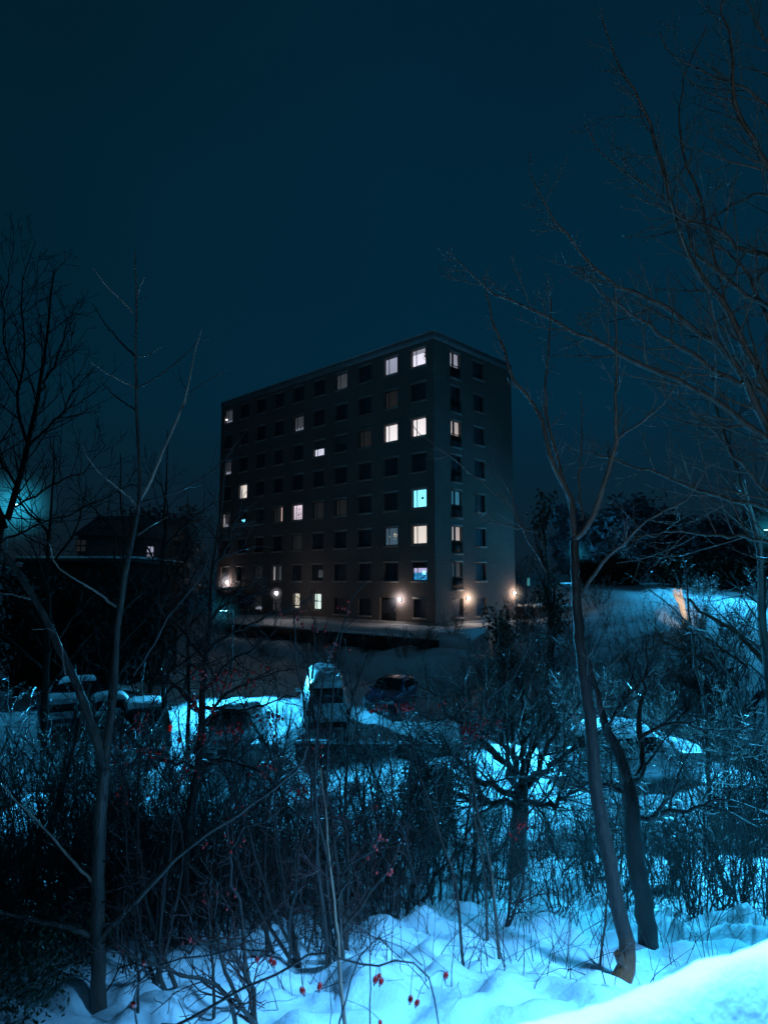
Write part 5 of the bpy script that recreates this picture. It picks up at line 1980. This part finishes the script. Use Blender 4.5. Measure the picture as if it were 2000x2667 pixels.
def arch_shrub():                                       # snow laden arch of twigs at the right
    rng = np.random.default_rng(77)
    d = hit(1760, 2330) - .2
    c = P(1760, 2330, d)
    o = thing('arching_shrub', (c[0], d, gz(c[0], d)), 'shrub bent into an arch with clots of snow on top, right of the dark tree', 'shrub')
    w, tw = Wood(), Wood()
    V = MB()
    for i in range(22):
        a = rng.uniform(0, 2 * PI)
        rr = rng.uniform(.35, .9)
        top = np.array([c[0] + math.cos(a) * rr * .55, d + math.sin(a) * rr * .4, P(1780, 2110, d)[2] + rng.uniform(-.25, .08)])
        end = np.array([c[0] + math.cos(a) * rr * 1.1, d + math.sin(a) * rr * .8, top[2] - rng.uniform(.25, .7)])
        q = limb(w, [(c[0] + rng.normal(0, .1), d + rng.normal(0, .1), gz(c[0], d) - .1), (np.array([c[0], d, top[2] - .3]) + top) / 2, top, end], .012, .003, rng, 16, 5, .015)
        grow(tw, q, .01, .003, rng, 12, .4, 2, up=-.1, t0=.3, tip=.0026, kink=.22)
        for k in range(7, 13):
            if rng.random() < .55:
                MB().ball(q[k] - np.array(o.location) + (0, 0, .015), rng.uniform(.02, .055), 7, 5, .6).obj('snow_clot', M['snow'], o, True)
    put(o, w, 'stems', 'bark_dark')
    put(o, tw, 'crown', 'twig')


arch_shrub()


def hedge():
    rng = np.random.default_rng(78)
    d = 13.0
    a, b = P(1862, 1945, d), P(2060, 1925, d)
    cx = (a[0] + b[0]) / 2
    g = gz(cx, d)
    o = thing('hedge', (cx, d, g), 'tall dense brown hedge at the right edge beyond the slanting limbs', 'hedge')
    w = Wood()
    for i in range(260):
        x = rng.uniform(a[0], b[0] + .5)
        y = d + rng.uniform(-.4, .4)
        h = (a[2] - g) * rng.uniform(.75, 1.03)
        q = smooth_path([(x, y, g - .1), (x + rng.normal(0, .1), y + rng.normal(0, .1), g + h * .5), (x + rng.normal(0, .2), y + rng.normal(0, .15), g + h)], 7)
        w.add(q, np.linspace(.010, .004, 7), 3)
        grow(w, q, .01, .004, rng, 7, .4, 2, up=.1, tip=.0032, kink=.25)
    put(o, w, 'crown', 'twig')


hedge()


def felled():
    """pale felled branches lying on the hillside, and a splintered trunk"""
    rng = np.random.default_rng(79)
    for pts, a, b, lab, mat in (
            ([(1040, 335), (1100, 405), (1180, 462), (1330, 540), (1440, 630), (1560, 760), (1680, 900), (1760, 1000)], .035, .075, 'long pale felled birch limb sloping down to the right edge', 'bark_pale'),
            ([(1268, 930), (1220, 850), (1130, 790), (1000, 740), (850, 670), (790, 590), (760, 545)], .055, .012, 'felled branch with a pale sawn end below the splintered trunk', 'bark_pale'),
            ([(1300, 1158), (1200, 1100), (1080, 1030), (960, 960), (850, 850)], .05, .01, 'felled branch with a pale sawn end, lowest on the right', 'bark_pale'),
            ([(1485, 852), (1400, 800), (1250, 690), (1160, 640), (1000, 600)], .05, .01, 'felled branch with a sawn end under the birch limb', 'bark_pale')):
        low = max(pts, key=lambda p_: p_[1])
        d = hit(*c_brk(*low), 16) - .6
        k = d / 15.5
        a, b = a * k, b * k
        q0 = img_path(pts, d, d + 1.0 * k, c_brk)
        o = thing('felled_branch', q0[0], lab, 'branch', 'felled branches on the hillside')
        w, tw = Wood(), Wood()
        q = limb(w, q0, a, b, rng, 24, 8, .012 * k)
        put(o, w, 'limb', mat)
        if a > b:
            t = q[0] - q[1]
            t /= np.linalg.norm(t)
            e = Wood()
            e.add(np.array([q[0] - t * .004, q[0] + t * .01, q[0] + t * .012]), np.array([a * .98, a * .98, a * .02]), 10)
            put(o, e, 'sawn_end', 'wood_cut')
        grow(tw, q, .04 * k, .012 * k, rng, 16, .9 * k, 3, up=.15, tip=.0045 * k, kink=.28)
        put(o, tw, 'crown', 'twig_pale')
    # splintered trunk
    d = hit(1788, 1655, 16)
    k = d / 17.0
    c = P(1788, 1655, d)
    o = thing('splintered_trunk', (c[0], d, gz(c[0], d)), 'pale splintered trunk standing broken on the hillside, its fibres fanned at the top', 'stump')
    w, sp = Wood(), Wood()
    g = gz(c[0], d)
    b0, b1 = np.array([c[0] + .1, d, g - .2]), c_brk(985, 400)
    b1 = P(*b1, d)
    q = limb(w, [b0, (b0 + b1) / 2 + (.05, 0, 0), b1], .10 * k, .06 * k, rng, 12, 10, .01)
    put(o, w, 'trunk', 'wood_split')
    for i in range(34):
        e = P(*c_brk(rng.uniform(895, 975), rng.uniform(235, 290)), d + rng.normal(0, .08) * k)
        s = q[-1 - int(rng.integers(0, 4))] + rng.normal(0, .03, 3) * k
        sp.add(smooth_path([s, (s + e) / 2 + rng.normal(0, .03, 3) * k, e], 6), np.array([.016, .014, .013, .011, .008, .003]) * k, 4)
    put(o, sp, 'splinters', 'wood_split')
    q2 = c[0], d
    lamp('splinter_fill', 'SPOT', (c[0] - 6, d - 14, gz(c[0], d) + 5.5), (1.0, .85, .78), 12000, (c[0] - .2, d, b1[2] + .3), 11, .9, .1)  # added narrow spot to bring out the splintered trunk, no fitting


felled()


# twigs and dead stems sticking out of the snow: nobody could count them
def undergrowth():
    rng = np.random.default_rng(91)
    w = Wood()
    for i in range(1500):
        if i < 700:
            px, py = rng.uniform(950, 2050), rng.uniform(2190, 2480)
        elif i < 1250:
            px, py = rng.uniform(-50, 1000), rng.uniform(2200, 2520)
        else:
            px, py = rng.uniform(300, 1900), rng.uniform(2430, 2640)
        d = hit(px, py) + rng.uniform(-.1, .1)
        c = P(px, py, d)
        x, y = c[0], d
        g = gz(x, y)
        h = rng.uniform(.35, 1.25) * (.5 if i >= 1250 else 1)
        l = rng.normal(0, .30, 2)
        q = smooth_path([(x, y, g - .05), (x + l[0] * .4, y + l[1] * .4, g + h * .5), (x + l[0], y + l[1], g + h)], 6, .008, rng)
        r = rng.uniform(.0022, .0055)
        w.add(q, np.linspace(r, .0014, 6), 3)
        if rng.random() < .5: grow(w, q, r, .0014, rng, 3, h * .35, 1, up=.25, t0=.3, tip=.0014)
    o = link('undergrowth', w.mesh('undergrowth', M['twig']))
    tag(o, 'thin dead stems and twigs poking out of the snow', None, None, 'stuff')
    # dark evergreen ground cover at the lower left
    n = 9000
    px = rng.uniform(-60, 420, n)
    py = rng.uniform(2380, 2700, n)
    keep = py > 2330
    V = []
    for x_, y_ in zip(px, py):
        if x_ > 130 + (2660 - y_) * .9: continue
        d = 4.3 + (2667 - y_) * .008
        c = P(x_, y_, d)
        z = gz(c[0], d) + rng.uniform(.05, .5)
        u = rng.normal(0, 1, 3)
        u /= np.linalg.norm(u)
        v = np.cross(u, rng.normal(0, 1, 3))
        v /= np.linalg.norm(v)
        s = rng.uniform(.012, .03)
        p = np.array([c[0] + rng.normal(0, .05), d + rng.normal(0, .1), z])
        V += [p - u * s, p + v * s * .4, p + u * s, p - v * s * .4]
    o = link('ground_cover', mesh('ground_cover', V, [np.arange(len(V)).reshape(-1, 4)], M['evergreen'], False))
    tag(o, 'low dark evergreen leaves covering the ground at the lower left', None, None, 'stuff')


undergrowth()


def railing():
    """snow covered handrail we stand at"""
    zt = EYE - .645
    a, b = np.array([-.3, .683, zt]), np.array([1.7, 1.603, zt])
    o = thing('bridge_railing', (a[0], a[1], zt - 1.0), 'handrail under a thick rounded cap of snow crossing the lower right corner', 'railing')
    n, k = 90, 13
    t = (b - a) / np.linalg.norm(b - a)
    s = np.array([-t[1], t[0], 0])
    V = []
    for i in range(n):
        p = a + (b - a) * i / (n - 1)
        for j in range(k):
            u = j / (k - 1) * 2 - 1
            w = .05 + .008 * noise.noise(Vector((i * .12, 1, 0)))
            h = (1 - abs(u) ** 2.6) * (.075 + .02 * noise.noise(Vector((i * .09, 5, 0)))) - .002 * abs(u)
            q = p + s * (u * w) + np.array([0, 0, h - .01 + .008 * noise.noise(Vector((i * .35, j * .45, 2))) + .004 * noise.noise(Vector((i * 1.1, j * 1.3, 2)))])
            V.append(q - np.array(o.location))
    Q = [(i * k + j, i * k + j + 1, (i + 1) * k + j + 1, (i + 1) * k + j) for i in range(n - 1) for j in range(k - 1)]
    link('snow_cap', mesh('snow_cap', V, [Q], M['snow_close']), o)
    m = MB()
    L0 = np.array(o.location)
    for off, r in ((-.05, .03), (-.45, .015), (-.85, .015)):
        m.tube([a - L0 + (0, 0, off), (a + b) / 2 - L0 + (0, 0, off), b - L0 + (0, 0, off)], [r, r, r], 10)
    m.obj('rail', M['metal_grey'], o, True)
    for f in (.05, .5, .95):
        p = a + (b - a) * f - L0
        MB().tube([p + (0, 0, -1.3), p + (0, 0, -.06)], [.022, .022], 8).obj('post', M['metal_grey'], o, True)


railing()

# ------------------------------------------------------------------ render settings
S.render.engine = 'CYCLES'
S.cycles.use_denoising = True
S.cycles.max_bounces = 5
S.cycles.diffuse_bounces = 2
S.cycles.glossy_bounces = 2
S.cycles.transparent_max_bounces = 6
S.cycles.caustics_reflective = False
S.cycles.caustics_refractive = False
S.cycles.sample_clamp_indirect = 4
S.cycles.volume_bounces = 0
S.cycles.volume_max_steps = 64
S.view_settings.view_transform = 'Standard'
S.view_settings.look = 'None'
S.view_settings.exposure = 0
S.view_settings.gamma = 1
